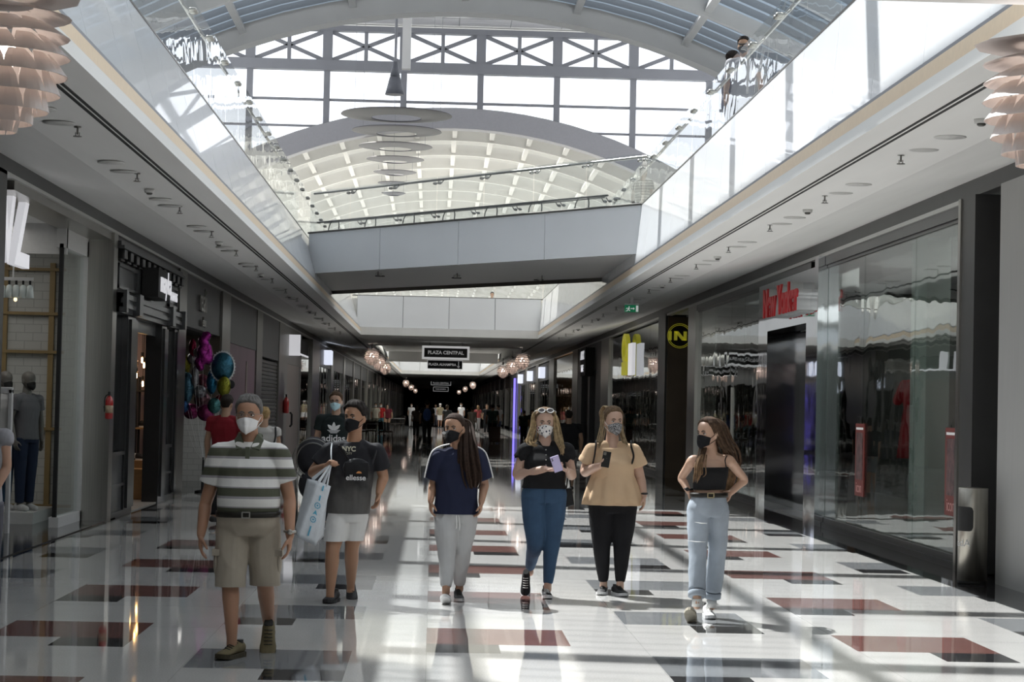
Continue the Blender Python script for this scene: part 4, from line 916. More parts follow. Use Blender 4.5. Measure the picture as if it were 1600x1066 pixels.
# ================================================================ PEOPLE
from mathutils import noise as mnoise
def fuse(mb, name, mats, parent, voxel=.006, it=4, fold=0., ffreq=9., fstretch=(1, 1, .5), sm=.5, cut=None):
    """grow all the overlapping shapes of one part into one continuous skin"""
    me = mb.mesh('tmp'); o = bpy.data.objects.new('tmp', me); C.objects.link(o)
    r = o.modifiers.new('r', 'REMESH'); r.mode = 'VOXEL'; r.voxel_size = voxel
    if it: s_ = o.modifiers.new('s', 'SMOOTH'); s_.factor = sm; s_.iterations = it
    bpy.context.view_layer.update()
    m2 = bpy.data.meshes.new_from_object(o.evaluated_get(bpy.context.evaluated_depsgraph_get()))
    bpy.data.objects.remove(o); bpy.data.meshes.remove(me); m2.name = name
    if fold:
        ns = [v.normal.copy() for v in m2.vertices]
        for v, n_ in zip(m2.vertices, ns):
            p = Vector((v.co.x*fstretch[0], v.co.y*fstretch[1], v.co.z*fstretch[2]))*ffreq
            k = mnoise.noise(p); k2 = mnoise.noise(p*2.3+Vector((7, 3, 1)))
            v.co += n_*(fold*(1-abs(k)*2.5)*.8+fold*.5*k2)
    if cut is not None:
        bm = bmesh.new(); bm.from_mesh(m2)
        bmesh.ops.bisect_plane(bm, geom=bm.verts[:]+bm.edges[:]+bm.faces[:], dist=1e-5, plane_co=(0, 0, cut), plane_no=(0, 0, -1), clear_outer=True)
        bm.to_mesh(m2); bm.free()
    m2.materials.clear()
    for q in (mats if isinstance(mats, (list, tuple)) else [mats]): m2.materials.append(q)
    m2.polygons.foreach_set('use_smooth', [True]*len(m2.polygons)); m2.polygons.foreach_set('material_index', [0]*len(m2.polygons))
    q = bpy.data.objects.new(name, m2); C.objects.link(q)
    if parent: q.parent = parent; q.matrix_parent_inverse = pinv(parent)
    return q
def frame_of(f, u=Vector((0, 0, 1))):
    f = f.normalized(); s = u.cross(f); s = -s.normalized(); return s, f, f.cross(s) if False else s.cross(f)
HT = [(0, .020, .078, -.015), (.03, .034, .088, -.0), (.08, .046, .092, .02), (.16, .056, .091, .045), (.28, .064, .088, .068), (.40, .070, .087, .086), (.50, .0735, .087, .094), (.60, .075, .089, .099), (.70, .0745, .088, .101), (.80, .069, .080, .095), (.88, .058, .064, .080), (.95, .040, .040, .056), (1.0, .012, .010, .018)]
def hprof(t):
    t = max(0, min(1, t))
    for a, b in zip(HT, HT[1:]):
        if t <= b[0]:
            k = (t-a[0])/(b[0]-a[0]); return [a[i]+(b[i]-a[i])*k for i in (1, 2, 3)]
    return HT[-1][1:]
class Head:
    def __init__(s, c, face, H=.225, tilt=0.):
        s.c = Vector(c); s.f = Vector(face).normalized(); s.s = s.f.cross(Vector((0, 0, 1))).normalized(); s.u = s.s.cross(s.f); s.k = H/.225; s.H = H
    def P(s, a, b, c): return s.c+s.s*(a*s.k)+s.f*(b*s.k)+s.u*(c*s.k)
    def surf(s, th, t, off=0.):
        sd, fr, bk = hprof(t); cs, sn = math.cos(th), math.sin(th)
        sg = lambda v, e: math.copysign(abs(v)**e, v)
        b = (fr if cs > 0 else bk)*sg(cs, .95); a = sd*sg(sn, .9); c = (t-.5)*.225
        b += .021*math.exp(-((a/.013)**2))*math.exp(-(((t-.35)/.07)**2))*(cs > 0)+.010*math.exp(-((a/.010)**2))*math.exp(-(((t-.45)/.07)**2))*(cs > 0)
        b += .004*math.exp(-((a/.02)**2))*math.exp(-(((t-.2)/.03)**2))*(cs > 0)
        b -= .009*math.exp(-(((abs(a)-.031)/.015)**2))*math.exp(-(((t-.485)/.045)**2))*(cs > 0)
        b += .004*math.exp(-(((abs(a)-.028)/.025)**2))*math.exp(-(((t-.575)/.03)**2))*(cs > 0)
        n = Vector((a, b, (t-.55)*.10)); L = n.length or 1; n /= L
        a += n.x*off; b += n.y*off; c += n.z*off*.8+(off*.5 if t > .9 else 0)
        return s.P(a, b, c)
    def skull(s, mb):
        rings = []
        for i in range(25):
            t = i/24; rings.append([s.surf(2*PI*j/36, t) for j in range(36)])
        mb.loft(rings)
        M = Matrix((s.s, s.f, s.u)).transposed()
        for sg in (-1, 1):
            mb.ell(s.P(sg*.075, -.012, -.018), (.011*s.k, .020*s.k, .032*s.k), 8, M=M @ Matrix.Rotation(sg*.35, 3, 'Z'))
    def eyes(s, parent, iris=(.06, .04, .03), brow=(.03, .02, .015), heavy=1.):
        w_ = mat('eye_white', (.52, .49, .46), .2, noise=.01); ir = mat('iris_%g' % iris[0], iris, .15, noise=.01); bm_ = mat('brow_%g' % brow[0], brow, .8, noise=.1)
        for sg in (-1, 1):
            m = MB(); c = s.P(sg*.031, .0715, -.004); M = Matrix((s.s, s.f, s.u)).transposed(); m.ell(c, (.0135*s.k, .011*s.k, .0062*s.k), 8, M=M); e = m.build('eye', w_, parent, True)
            m = MB(); m.ell(s.P(sg*.031, .0800, -.003), (.0055*s.k, .004*s.k, .0055*s.k), 6, M=M); m.build('iris', ir, e, True)
            m = MB(); m.tube([s.P(sg*.013, .088, .013), s.P(sg*.028, .087, .019), s.P(sg*.044, .078, .015)], [.0035*heavy, .0045*heavy, .002*heavy], 6, sub=3, flat=.6); m.build('eyebrow', bm_, parent, True)
            m = MB(); m.tube([s.P(sg*.017, .0835, .0035), s.P(sg*.031, .0865, .006), s.P(sg*.046, .0765, .003)], [.0015, .0022, .0012], 5, sub=2); m.build('eyelid', bm_, parent, True)
    def mask(s, parent, m_, bulge=.012, top=.45, low=-.02, thmax=1.25, seamed=False, loops=None):
        A = []; B_ = []; nu, nv = 28, 14
        for j in range(nv+1):
            v = j/nv; ra, rb = [], []
            for i in range(nu+1):
                u = -1+2*i/nu; th = u*thmax; tt = top-.10*abs(u)**1.3; tl = low+.14*abs(u)**1.4; t = tl+(tt-tl)*v
                o = .006+bulge*(math.cos(u*PI/2)**1.5)*math.sin(PI*min(1, max(0, v*.9+.08)))
                if seamed: o += .014*math.exp(-(u/.12)**2)*math.sin(PI*v)
                q = s.surf(th, max(t, .0), o); 
                if t < 0: q = q+s.u*(t*.225)
                ra.append(q); rb.append(s.surf(th, max(t, .0), o-.004)+(s.u*(t*.225) if t < 0 else Vector()))
            A.append(ra); B_.append(rb)
        m = MB(); n1 = nu+1; V = [p for r in A for p in r]+[p for r in B_ for p in r]; off = n1*(nv+1); ff = []
        for j in range(nv):
            for i in range(nu): k = j*n1+i; ff += [(k, k+1, k+n1+1, k+n1), (off+k, off+k+n1, off+k+n1+1, off+k+1)]
        for i in range(nu): ff += [(i, off+i, off+i+1, i+1), (nv*n1+i, nv*n1+i+1, off+nv*n1+i+1, off+nv*n1+i)]
        for j in range(nv): ff += [(j*n1, (j+1)*n1, off+(j+1)*n1, off+j*n1), (j*n1+nu, off+j*n1+nu, off+(j+1)*n1+nu, (j+1)*n1+nu)]
        m.add(V, ff); o = m.build('face_mask', m_, parent, True)
        for e, sg in ((0, -1), (nu, 1)):
            ear = s.P(sg*.082, -.018, -.01)
            l = MB(); l.tube([A[nv-1][e], ear+s.u*.012, s.P(sg*.079, -.03, -.02), ear-s.u*.03, A[1][e]], .0022, 5, sub=3); l.build('ear_loop', loops or m_, o, True)
        return o
    def hair(s, parent, m_, thick=.014, front=.80, side=.45, back=.18, temple=.62, lump=.003, name='hair', fwd=0.):
        def th(a):
            a = abs(a)
            pts = [(0, front), (.75, front-.03), (1.15, temple), (1.45, side), (1.9, side-.02), (2.3, back+.05), (PI, back)]
            for p, q in zip(pts, pts[1:]):
                if a <= q[0]: k = (a-p[0])/(q[0]-p[0]); return p[1]+(q[1]-p[1])*k
            return back
        m = MB(); rings = []
        for i in range(41):
            t = i/40; r = []
            for j in range(56):
                a = -PI+2*PI*j/56; e = (t-th(a))/.085; e = max(0, min(1, e)); e = e*e*(3-2*e)
                hi = max(0, min(1, (t-.45)/.4)); hi = .30+.70*hi*hi*(3-2*hi)
                o = -.012*(1-e)+(thick*hi*(1+fwd*max(0, math.cos(a))))*e
                p = s.surf(a, t, 0); o += e*lump*mnoise.noise(Vector((a*9, t*5, thick*300)))*1.5
                r.append(s.surf(a, t, o))
            rings.append(r)
        m.loft(rings); return m.build(name, m_, parent, True)
def hand(mb, w, d, nrm, curl=.35, side=1, sc=1., spread=.04, thumb=1.):
    """wrist, pointing direction, direction the palm faces; side = which way the thumb leaves, along d x nrm"""
    d = Vector(d).normalized(); nrm = (Vector(nrm)-d*Vector(nrm).dot(d)).normalized(); s_ = d.cross(nrm)*side; w = Vector(w)
    rings = []
    for t, hw, hd in ((-.015, .024, .019), (.01, .028, .019), (.035, .037, .017), (.065, .041, .0155), (.088, .038, .012)):
        c = w+d*(t*sc); rings.append([c+s_*(hw*sc*math.cos(a))+nrm*(hd*sc*math.sin(a)) for a in [2*PI*i/14 for i in range(14)]])
    mb.loft(rings)
    for i, (x, L) in enumerate(((.030, .068), (.010, .076), (-.0105, .071), (-.030, .056))):
        b = w+d*(.080*sc)+s_*(x*sc); dd = (d+s_*(spread*(1.5-i)*.8)).normalized(); pts = [b]; cu = curl*(1+.12*i)
        for k, fr in enumerate((.45, .30, .25)):
            ang = cu*(k+1)*.9; v = dd*math.cos(ang)+nrm*math.sin(ang); pts.append(pts[-1]+v*(L*fr*sc))
        mb.tube(pts, [.0095*sc, .009*sc, .0085*sc, .0072*sc], 8)
    b = w+d*(.022*sc)+s_*(.026*sc); v1 = (d*.62+s_*.62*thumb+nrm*.45).normalized(); v2 = (d*.85+s_*.25*thumb+nrm*.45).normalized()
    mb.tube([b, b+v1*(.034*sc), b+v1*(.034*sc)+v2*(.028*sc), b+v1*(.034*sc)+v2*(.052*sc)], [.013*sc, .0115*sc, .0105*sc, .008*sc], 8)
def ell_ring(c, su, hw, sv, hd, n=28, e=.85, flatback=0):
    sg = lambda v: math.copysign(abs(v)**e, v)
    return [c+su*(hw*sg(math.cos(a)))+sv*(hd*sg(math.sin(a))) for a in [2*PI*i/n for i in range(n)]]
def torso(mb, J, prof, infl=0., s0=-.12, s1=1.0, n=28, lift=0.):
    """prof: (s, half width, half depth, forward shift); s runs from the hip line 0 to the neck base 1"""
    hl, hr, sl, sr, nk = J['hl'], J['hr'], J['sl'], J['sr'], J['nk']
    H0 = (hl+hr)/2; up = nk-H0; ah = (hr-hl).normalized(); as_ = (sr-sl).normalized(); rings = []
    S = []
    m = 26
    for i in range(m+1): S.append(s0+(s1-s0)*i/m)
    for s in S:
        for a, b in zip(prof, prof[1:]):
            if s <= b[0] or b is prof[-1]: break
        k = max(0, min(1, (s-a[0])/(b[0]-a[0]))); k = k*k*(3-2*k); hw, hd, fs = [a[i]+(b[i]-a[i])*k for i in (1, 2, 3)]
        q = max(0, min(1, s)); ax = (ah*(1-q)+as_*q); ax.z *= .6; ax.normalize(); fv = ax.cross(Vector((0, 0, 1))).normalized()
        if J.get('back'): pass
        c = H0+up*s+fv*fs+Vector((0, 0, lift)); rings.append(ell_ring(c, ax, hw+infl, fv, hd+infl, n))
    mb.loft(rings); return rings
def limb(mb, pts, rad, n=14, sub=5, flat=1.): mb.tube(pts, rad, n, sub=sub, flat=flat)
def mixp(a, b, t): return a*(1-t)+b*t
def shoe(parent, toe, heading, pitch, mu, ms, L=.285, w=1., lab=None, laces=True, name='shoe', high=0.):
    """toe: where the sole's ball meets the ground; pitch > 0 lifts the toe, < 0 lifts the heel"""
    hd = Vector((heading[0], heading[1], 0)).normalized(); sd = Vector((-hd.y, hd.x, 0)); p = math.radians(pitch)
    X = hd*math.cos(p)+Vector((0, 0, 1))*math.sin(p); Z = Vector((0, 0, 1))*math.cos(p)-hd*math.sin(p); sc = L/.285
    o0 = Vector(toe)
    P = lambda x, y, z: o0+X*((x-.20)*sc)+sd*(y*sc*w)+Z*(z*sc)
    b = MB(); rings = []
    for t, hw, h in ((.0, .018, .085+high), (.015, .030, .095+high), (.05, .036, .10+high), (.085, .037, .10+high), (.115, .038, .092), (.15, .041, .075), (.19, .045, .062), (.23, .044, .052), (.26, .034, .044), (.28, .016, .036)):
        ring = []
        for i in range(16):
            a = 2*PI*i/16; z = .018+(h-.018)*(.5+.5*math.sin(a)); k = 1-.35*max(0, math.sin(a))**2
            ring.append(P(t, hw*k*math.cos(a), z))
        rings.append(ring)
    b.loft(rings); u = b.build(name, mu, parent, True)
    b = MB(); rings = []
    for t, hw in ((-.006, .015), (.01, .031), (.06, .037), (.12, .037), (.18, .046), (.24, .046), (.275, .030), (.292, .010)):
        lift = .012*max(0, (t-.22)/.07); rings.append([P(t, q*hw, z+lift) for q, z in ((-1, .0), (1, .0), (1.02, .028), (-1.02, .028))])
    b.loft(rings); b.build('sole', ms, u)
    if laces:
        b = MB()
        for i in range(5):
            t = .105+.022*i; zz = .098-.0085*i+.002; b.tube([P(t, -.022, zz-.01), P(t+.01, 0, zz+.001), P(t, .022, zz-.01)], .003, 5)
        b.build('laces', mat('lace_white', (.75, .75, .73), .7, noise=.03) if laces == 'w' else mat('lace_black', (.02, .02, .02), .8, noise=.1), u)
    c = MB(); c.loft([[P(.05+.03*math.cos(a), .026*math.sin(a), z) for a in [2*PI*i/14 for i in range(14)]] for z in (.075, .104+high)]); c.build('collar', mat('shoe_lining', (.03, .03, .03), .8, noise=.1), u)
    return u, P(.05, 0, .10)
def skin(name, col):
    m = mat(name, col, .5, noise=.05, nscale=6); b = m.node_tree.nodes['Principled BSDF']; b.inputs['Subsurface Weight'].default_value = .08; b.inputs['Subsurface Radius'].default_value = (.03, .012, .006); b.inputs['Subsurface Scale'].default_value = .3
    return m
def cloth(name, col, n=.06, ns=8, rough=.85): return mat(name, col, rough, noise=n, nscale=ns, bump=.12, bscale=220, spec=.25)
def joints(spec, Y0):
    J = {}
    for k, v in spec.items():
        J[k] = at(v[0], v[1], Y0+(v[2] if len(v) > 2 else 0))
    return J
def basebody(J, prof, arm=1., leg=1., face=(0, -1, 0), H=.225, hands=True, sk=None, root=None, voxel=.0062, hd=None, arms='lr', neck=.056, ear=True, legbend=True):
    b = MB(); torso(b, J, prof, -.012, -.09, .97)
    head = Head(J['hd'], face, H); head.skull(b)
    nt_ = J['nk']+Vector((0, 0, -.05)); b.tube([nt_, mixp(J['nk'], head.P(0, -.018, -.06), .5), head.P(0, -.012, -.05)], [neck*1.25, neck, neck*1.0], 16, sub=4)
    for q in arms:
        s, e, w = J['s'+q], J['e'+q], J['w'+q]
        lr_ = -1 if q == 'l' else 1
        si = mixp(s, J['nk'], .25)-Vector((0, 0, .02))
        s = s-Vector((0, 0, .010))
        b.tube([si, s, mixp(s, e, .45), e, mixp(e, w, .3), w], [.045*arm, .049*arm, .044*arm, .037*arm, .038*arm, .026*(arm*.5+.5)], 14, sub=5)
        b.tube([mixp(J['nk'], s, .10)-Vector((0, 0, .03)), mixp(J['nk'], s, .55)-Vector((0, 0, .026)), s-Vector((0, 0, .012))], [.046, .044, .046], 12, sub=3)
        if hands:
            h = J['hand'+q]; hand(b, w, h[0], h[1], h[2], h[3] if len(h) > 3 else 1, h[4] if len(h) > 4 else 1.)
    for q in 'lr':
        h, k, a = J['h'+q], J['k'+q], J['a'+q]
        b.tube([h, mixp(h, k, .45), k, mixp(k, a, .32), a+Vector((0, 0, .02)), a-Vector((0, 0, .04))], [.085*leg, .078*leg, .054*leg, .054*leg, .034, .034], 16, sub=5)
    o = fuse(b, 'body', sk, root, voxel, 3); return head
def trousers(J, prof, root, m, rads, end=1.0, infl=.008, top=.22, fold=.006, name='trousers', voxel=.008, cut=None, frq=9.):
    """rads: radii at hip, mid thigh, knee, mid shin, hem"""
    b = MB(); torso(b, J, prof, infl, -.13, top)
    for q in 'lr':
        h, k, a = J['h'+q], J['k'+q], J['a'+q]
        P_ = [h+Vector((0, 0, -.02)), mixp(h, k, .5), k, mixp(k, a, .5), a]
        if .9 < end < 1: P_[4] = mixp(k, a, end)
        elif end < 1:  # stops above or below the knee
            if end <= .5: P_ = [P_[0], mixp(h, k, end), mixp(h, k, end*2)]
            else: P_ = [P_[0], P_[1], k, mixp(k, a, (end-.5)*2)]
        mb = MB(); b.tube(P_, rads[:len(P_)], 18, sub=6, round_=False)
    return fuse(b, name, m, root, voxel, 3, fold, frq, cut=cut)
def top(J, prof, root, m, sleeve=.5, srad=(.075, .072, .07), infl=.010, s0=-.05, fold=.005, name='shirt', voxel=.008, arms='lr', flare=0., frq=8., neckline=.96, m2=None, arm=1.1, cut=None):
    b = MB(); pr = [(s, hw+(flare*max(0, (.45-s)/.5) if flare else 0), hd+(flare*.8*max(0, (.45-s)/.5) if flare else 0), fs) for s, hw, hd, fs in prof]
    if flare: pr = [(s0-.02, pr[0][1]+flare*.25, pr[0][2]+flare*.2, pr[0][3])]+pr[1:] if pr[0][0] > s0 else pr
    torso(b, J, pr, infl, s0, neckline)
    if sleeve:
        for q in arms:
            s, e = J['s'+q], J['e'+q]; si = mixp(s, J['nk'], .45)-Vector((0, 0, .045)); s = s-Vector((0, 0, .012))
            b.tube([mixp(J['nk'], s, .38)-Vector((0, 0, .022)), mixp(J['nk'], s, .66)-Vector((0, 0, .016)), s+Vector((0, 0, .0))], [.060, .062, .050+.026*arm], 14, sub=3)
            b.tube([si, s+Vector((0, 0, -.004)), mixp(s, e, sleeve*.55), mixp(s, e, sleeve)], [.045, .046+.024*arm, srad[1]*.97, srad[2]], 18, sub=5, round_=False)
    return fuse(b, name, m, root, voxel, 3, fold, frq, cut=cut)
def strands(name, guides, m, parent, n=14, r=.010, jit=.02, seed=1, wave=.0):
    rr = random.Random(seed); b = MB()
    for g, width in guides:
        for i in range(n):
            o = Vector((rr.gauss(0, 1), rr.gauss(0, 1), rr.gauss(0, .3))); ph = rr.random()*6; pts = []; rad = []
            L = len(g)
            cut = rr.uniform(.0, .07)
            for k, p in enumerate(g):
                t = k/(L-1); w_ = width[k] if hasattr(width, '__len__') else width
                q = Vector(p)+Vector((o.x, o.y*.6, 0))*w_*.55+Vector((math.sin(ph+t*9), math.cos(ph+t*8), 0))*wave*t
                if k == L-1: q += Vector((0, 0, cut))
                pts.append(q); rad.append(r*(1.1-.75*t**2)*(w_/.03)**.3)
            b.tube(pts, rad, 6, sub=5, flat=.6)
    return b.build(name, m, parent, True)
def locs(*p): return [at(*q) for q in p]
def person(name, Y0, spec, label, cat='person', grp=None):
    J = joints(spec, Y0); c = (J['al']+J['ar'])/2
    return empty(name, (c.x, c.y, 0), label, cat, grp), J
UP = Vector((0, 0, 1)); DN = Vector((0, 0, -1)); FW = Vector((0, -1, 0))
maskB = cloth('black_mask_cloth', (.012, .012, .014), .1, 30)
# ---------------------------------------------------------------- 1: man in striped polo shirt
Y0 = 13.5
root, J = person('man', Y0, dict(hd=(389, 648), nk=(390, 686, .03), sl=(345, 707, .0), sr=(434, 707, 0), el=(322, 785, .04), er=(452, 778, .02), wl=(314, 836, -.05), wr=(453, 838, -.10),
    hl=(365, 818), hr=(411, 818), kl=(360, 905, -.12), kr=(414, 905, -.02), al=(362, 1001, -.22), ar=(420, 985, .28)),
    'grey-haired man in green and white striped polo, khaki shorts and white mask')
J['handl'] = ((.02, -.1, -1), (1, .1, 0), .28, 1, 1.05); J['handr'] = ((-.03, -.15, -1), (-1, 0, 0), .30, -1, 1.05)
sk1 = skin('tanned_skin', (.40, .22, .14))
prof = [(-.13, .155, .12, .0), (0, .178, .135, .01), (.3, .192, .155, .035), (.62, .190, .138, .01), (.85, .155, .105, -.005), (.93, .12, .09, -.01), (1.0, .06, .06, -.01)]
hdm = basebody(J, prof, 1.12, 1.02, (-.10, -1, .0), .236, True, sk1, root)
hdm.eyes(root, brow=(.10, .09, .08)); 
greyh = cloth('grey_hair', (.13, .125, .12), .35, 60)
hdm.hair(root, greyh, .014, .80, .46, .22, .62, lump=.006)
hdm.mask(root, cloth('white_filter_mask', (.80, .80, .80), .02), .016, .43, -.03, 1.2, seamed=True)
b = MB()
for sg in (-1, 1):
    n = 16; b.tube([hdm.P(sg*.033+.021*math.cos(2*PI*i/n), .104, -.002+.015*math.sin(2*PI*i/n)) for i in range(n+1)], .0018, 5); b.tube([hdm.P(sg*.054, .10, .003), hdm.P(sg*.078, .06, .004), hdm.P(sg*.083, -.02, .0)], .0018, 5)
b.tube([hdm.P(-.012, .107, 0), hdm.P(.012, .107, 0)], .002, 5)
b.build('glasses', dsteel, root, True)
def stripes(name, bands, base, z0, period, dirt=.03):
    """horizontal knitted bands, listed as (from, to, colour) within one repeat"""
    m = mat(name, base, .9, bump=.12, bscale=220, spec=.2); nt = m.node_tree; b = nt.nodes['Principled BSDF']
    tc = nt.nodes.new('ShaderNodeTexCoord'); sp = nt.nodes.new('ShaderNodeSeparateXYZ'); nt.links.new(tc.outputs['Object'], sp.inputs[0])
    a = nt.nodes.new('ShaderNodeMath'); a.operation = 'SUBTRACT'; nt.links.new(sp.outputs['Z'], a.inputs[0]); a.inputs[1].default_value = z0
    q = nt.nodes.new('ShaderNodeMath'); q.operation = 'FLOORED_MODULO'; nt.links.new(a.outputs[0], q.inputs[0]); q.inputs[1].default_value = period
    d_ = nt.nodes.new('ShaderNodeMath'); d_.operation = 'DIVIDE'; nt.links.new(q.outputs[0], d_.inputs[0]); d_.inputs[1].default_value = period
    cr = nt.nodes.new('ShaderNodeValToRGB'); cr.color_ramp.interpolation = 'CONSTANT'; nt.links.new(d_.outputs[0], cr.inputs[0]); e = cr.color_ramp.elements
    e[0].position = 0; e[0].color = (*bands[0][1], 1); e[1].position = bands[1][0]; e[1].color = (*bands[1][1], 1)
    for p, c in bands[2:]: n_ = e.new(p); n_.color = (*c, 1)
    nt.links.new(cr.outputs[0], b.inputs['Base Color']); return m
grn, wht, lil = (.085, .09, .065), (.70, .70, .68), (.33, .32, .34)
zs = at(389, 789, Y0).z
polo = stripes('striped_polo_knit', [(0, wht), (.40, lil), (.52, grn), (.93, lil)], wht, zs-.005, (789-698)/3*Y0/F*1.0)
sh = top(J, prof, root, polo, .62, (.080, .083, .084), .012, .10, .006, 'polo_shirt')
colr = cloth('olive_collar', (.10, .11, .08))
n = J['nk']; b = MB()
for sg in (-1, 1):
    b.add([n+Vector((sg*.015, -.105, -.055)), n+Vector((sg*.075, -.11, -.065)), n+Vector((sg*.095, -.04, -.005)), n+Vector((sg*.07, .02, .04)), n+Vector((sg*.055, -.045, .035)),
           n+Vector((sg*.015, -.098, -.058)), n+Vector((sg*.075, -.10, -.075)), n+Vector((sg*.095, -.03, -.02)), n+Vector((sg*.07, .03, .02)), n+Vector((sg*.05, -.035, .02))],
          [(0,1,2,4), (4,2,3), (5,6,7,9), (9,7,8), (0,1,6,5), (1,2,7,6), (2,3,8,7), (3,4,9,8), (4,0,5,9)])
b.tube([n+Vector((-.07, .03, .02)), n+Vector((0, .075, .035)), n+Vector((.07, .03, .02))], .016, 8, sub=4)
b.build('collar', colr, sh)
b = MB(); b.box(n.x-.014, n.x+.014, n.y-.135, n.y-.115, n.z-.15, n.z-.05); b.build('placket', colr, sh)
khaki = cloth('khaki_cotton', (.37, .33, .27), .06, 5)
so_ = trousers(J, prof, root, khaki, [.112, .108, .098, .092], .62, .022, .12, .006, 'cargo_shorts', cut=at(380, 916, 13.4).z)
for q, sg in (('l', -1), ('r', 1)):
    c = mixp(J['h'+q], J['k'+q], .70)+Vector((sg*.095, 0, 0)); b = MB(); b.ell(c, (.02, .07, .085), 10); b.box(c.x-.024, c.x+.024, c.y-.075, c.y+.06, c.z+.045, c.z+.085); b.build('cargo_pocket', khaki, so_, False)
bt = cloth('dark_leather', (.02, .018, .015), .1, 20, .4)
def belt(J, prof, s, m, root, infl=.018, h=.036, buckle=True, bm_=steel):
    hl, hr, sl, sr, nk = J['hl'], J['hr'], J['sl'], J['sr'], J['nk']; H0 = (hl+hr)/2; ax = (hr-hl); ax.z *= .6; ax.normalize(); fv = ax.cross(UP).normalized()
    for a, b_ in zip(prof, prof[1:]):
        if s <= b_[0]: break
    k = (s-a[0])/(b_[0]-a[0]); k = k*k*(3-2*k); hw, hd, fs = [a[i]+(b_[i]-a[i])*k for i in (1, 2, 3)]
    c = H0+(nk-H0)*s+fv*fs; m_ = MB(); m_.loft([ell_ring(c+UP*dz, ax, hw+infl+i_, fv, hd+infl+i_, 36) for dz, i_ in ((-h/2, -.006), (-h/2, .004), (h/2, .004), (h/2, -.006))]); o = m_.build('belt', m, root, True)
    if buckle:
        f = c+fv*(hd+infl+.006); q = MB()
        for dx, dz, w_, hh in ((0, h*.5, .026, .004), (0, -h*.5, .026, .004), (-.024, 0, .004, h*.5), (.024, 0, .004, h*.5)): q.box(f.x+dx-w_, f.x+dx+w_, f.y-.006, f.y+.004, f.z+dz-hh, f.z+dz+hh)
        q.build('buckle', bm_, o)
    return o
belt(J, prof, .115, bt, root, .024)
tan = cloth('olive_suede', (.15, .125, .07), .15, 12)
shoe(root, at(353, 1030, Y0-.30)*Vector((1, 1, 0)) if False else Vector((at(353, 1028, 13.20).x, 13.20, 0)), (-.45, -1), 0, tan, cloth('dark_rubber', (.07, .06, .04)), .30, 1.1, laces='b')
shoe(root, Vector((at(421, 1012, 13.75).x, 13.62, 0.004)), (.05, -1), -42, tan, MATS['dark_rubber'], .30, 1.1, laces='b')
w = J['wr']; b = MB(); b.tube([w+Vector((-.034, 0, .03)), w+Vector((0, -.034, .028)), w+Vector((.034, 0, .03)), w+Vector((0, .034, .03)), w+Vector((-.034, 0, .03))], .009, 6, sub=4); b.ell(w+Vector((0, -.036, .028)), (.018, .006, .018)); b.build('wristwatch', steel, root, True)
# ---------------------------------------------------------------- 2: man with carrier bag
Y0 = 17.2
root, J = person('man', Y0, dict(hd=(555, 652), nk=(553, 687, .03), sl=(515, 703), sr=(588, 705), el=(489, 738, -.02), er=(599, 745, .05), wl=(509, 729, -.26), wr=(592, 771, -.05),
    hl=(531, 800), hr=(558, 800), kl=(520, 858, -.15), kr=(550, 855, 0), al=(516, 927, -.22), ar=(548, 918, .22)), 'dark-haired man in grey-black shirt and white shorts holding a white carrier bag')
J['handl'] = ((.55, -.35, .5), (.3, -.3, -.8), .95, 1, .95); J['handr'] = ((-.15, -.25, -1), (-.8, -.4, 0), .3, -1, 1)
sk2 = skin('warm_tan_skin', (.42, .23, .14))
prof2 = [(-.13, .14, .11, .0), (0, .158, .115, .0), (.3, .162, .112, .0), (.65, .178, .118, .0), (.85, .158, .098, -.005), (.93, .11, .08, -.01), (1.0, .055, .055, -.01)]
h2 = basebody(J, prof2, 1.18, 1.08, (-.62, -1, .02), .238, True, sk2, root)
h2.eyes(root, heavy=1.3)
blh = cloth('black_hair', (.018, .014, .012), .3, 60)
h2.hair(root, blh, .018, .82, .5, .3, .66, lump=.006, fwd=.3)
mk = h2.mask(root, maskB, .013, .45, -.04, 1.2)
tee = cloth('charcoal_tee', (.03, .03, .034), .2, 6)
nt = tee.node_tree; b0 = nt.nodes['Principled BSDF']; tc = nt.nodes.new('ShaderNodeTexCoord'); sp = nt.nodes.new('ShaderNodeSeparateXYZ'); nz = nt.nodes.new('ShaderNodeTexNoise'); nz.inputs['Scale'].default_value = 9
nt.links.new(tc.outputs['Object'], sp.inputs[0]); nt.links.new(tc.outputs['Object'], nz.inputs['Vector'])
a = nt.nodes.new('ShaderNodeMath'); a.operation = 'MULTIPLY_ADD'; a.inputs[1].default_value = .35; nt.links.new(nz.outputs['Fac'], a.inputs[0]); nt.links.new(sp.outputs['Z'], a.inputs[2])
mr = nt.nodes.new('ShaderNodeMapRange'); mr.inputs['From Min'].default_value = 1.02; mr.inputs['From Max'].default_value = 1.28; nt.links.new(a.outputs[0], mr.inputs['Value'])
cr = nt.nodes.new('ShaderNodeMix'); cr.data_type = 'RGBA'; cr.inputs[6].default_value = (.115, .11, .105, 1); cr.inputs[7].default_value = (.022, .022, .026, 1); nt.links.new(mr.outputs[0], cr.inputs[0]); nt.links.new(cr.outputs[2], b0.inputs['Base Color'])
shirt2 = top(J, prof2, root, tee, .66, (.078, .08, .082), .014, -.16, .007, 't_shirt', cut=at(541, 802, 17.2).z)
trousers(J, prof2, root, cloth('white_denim', (.72, .71, .69), .03), [.098, .096, .086, .084], .49, .008, .04, .005, 'shorts', cut=at(535, 845, 17.15).z)
shoe(root, Vector((at(515, 941, 16.98).x, 16.98, 0)), (-.25, -1), 0, bsh, bsh, .29, 1.05, laces='b'); shoe(root, Vector((at(550, 933, 17.5).x, 17.42, 0.003)), (.12, -1), -22, bsh, bsh, .29, 1.0, laces='b')
def at_front(x, y, Y): return at(x, y, Y)
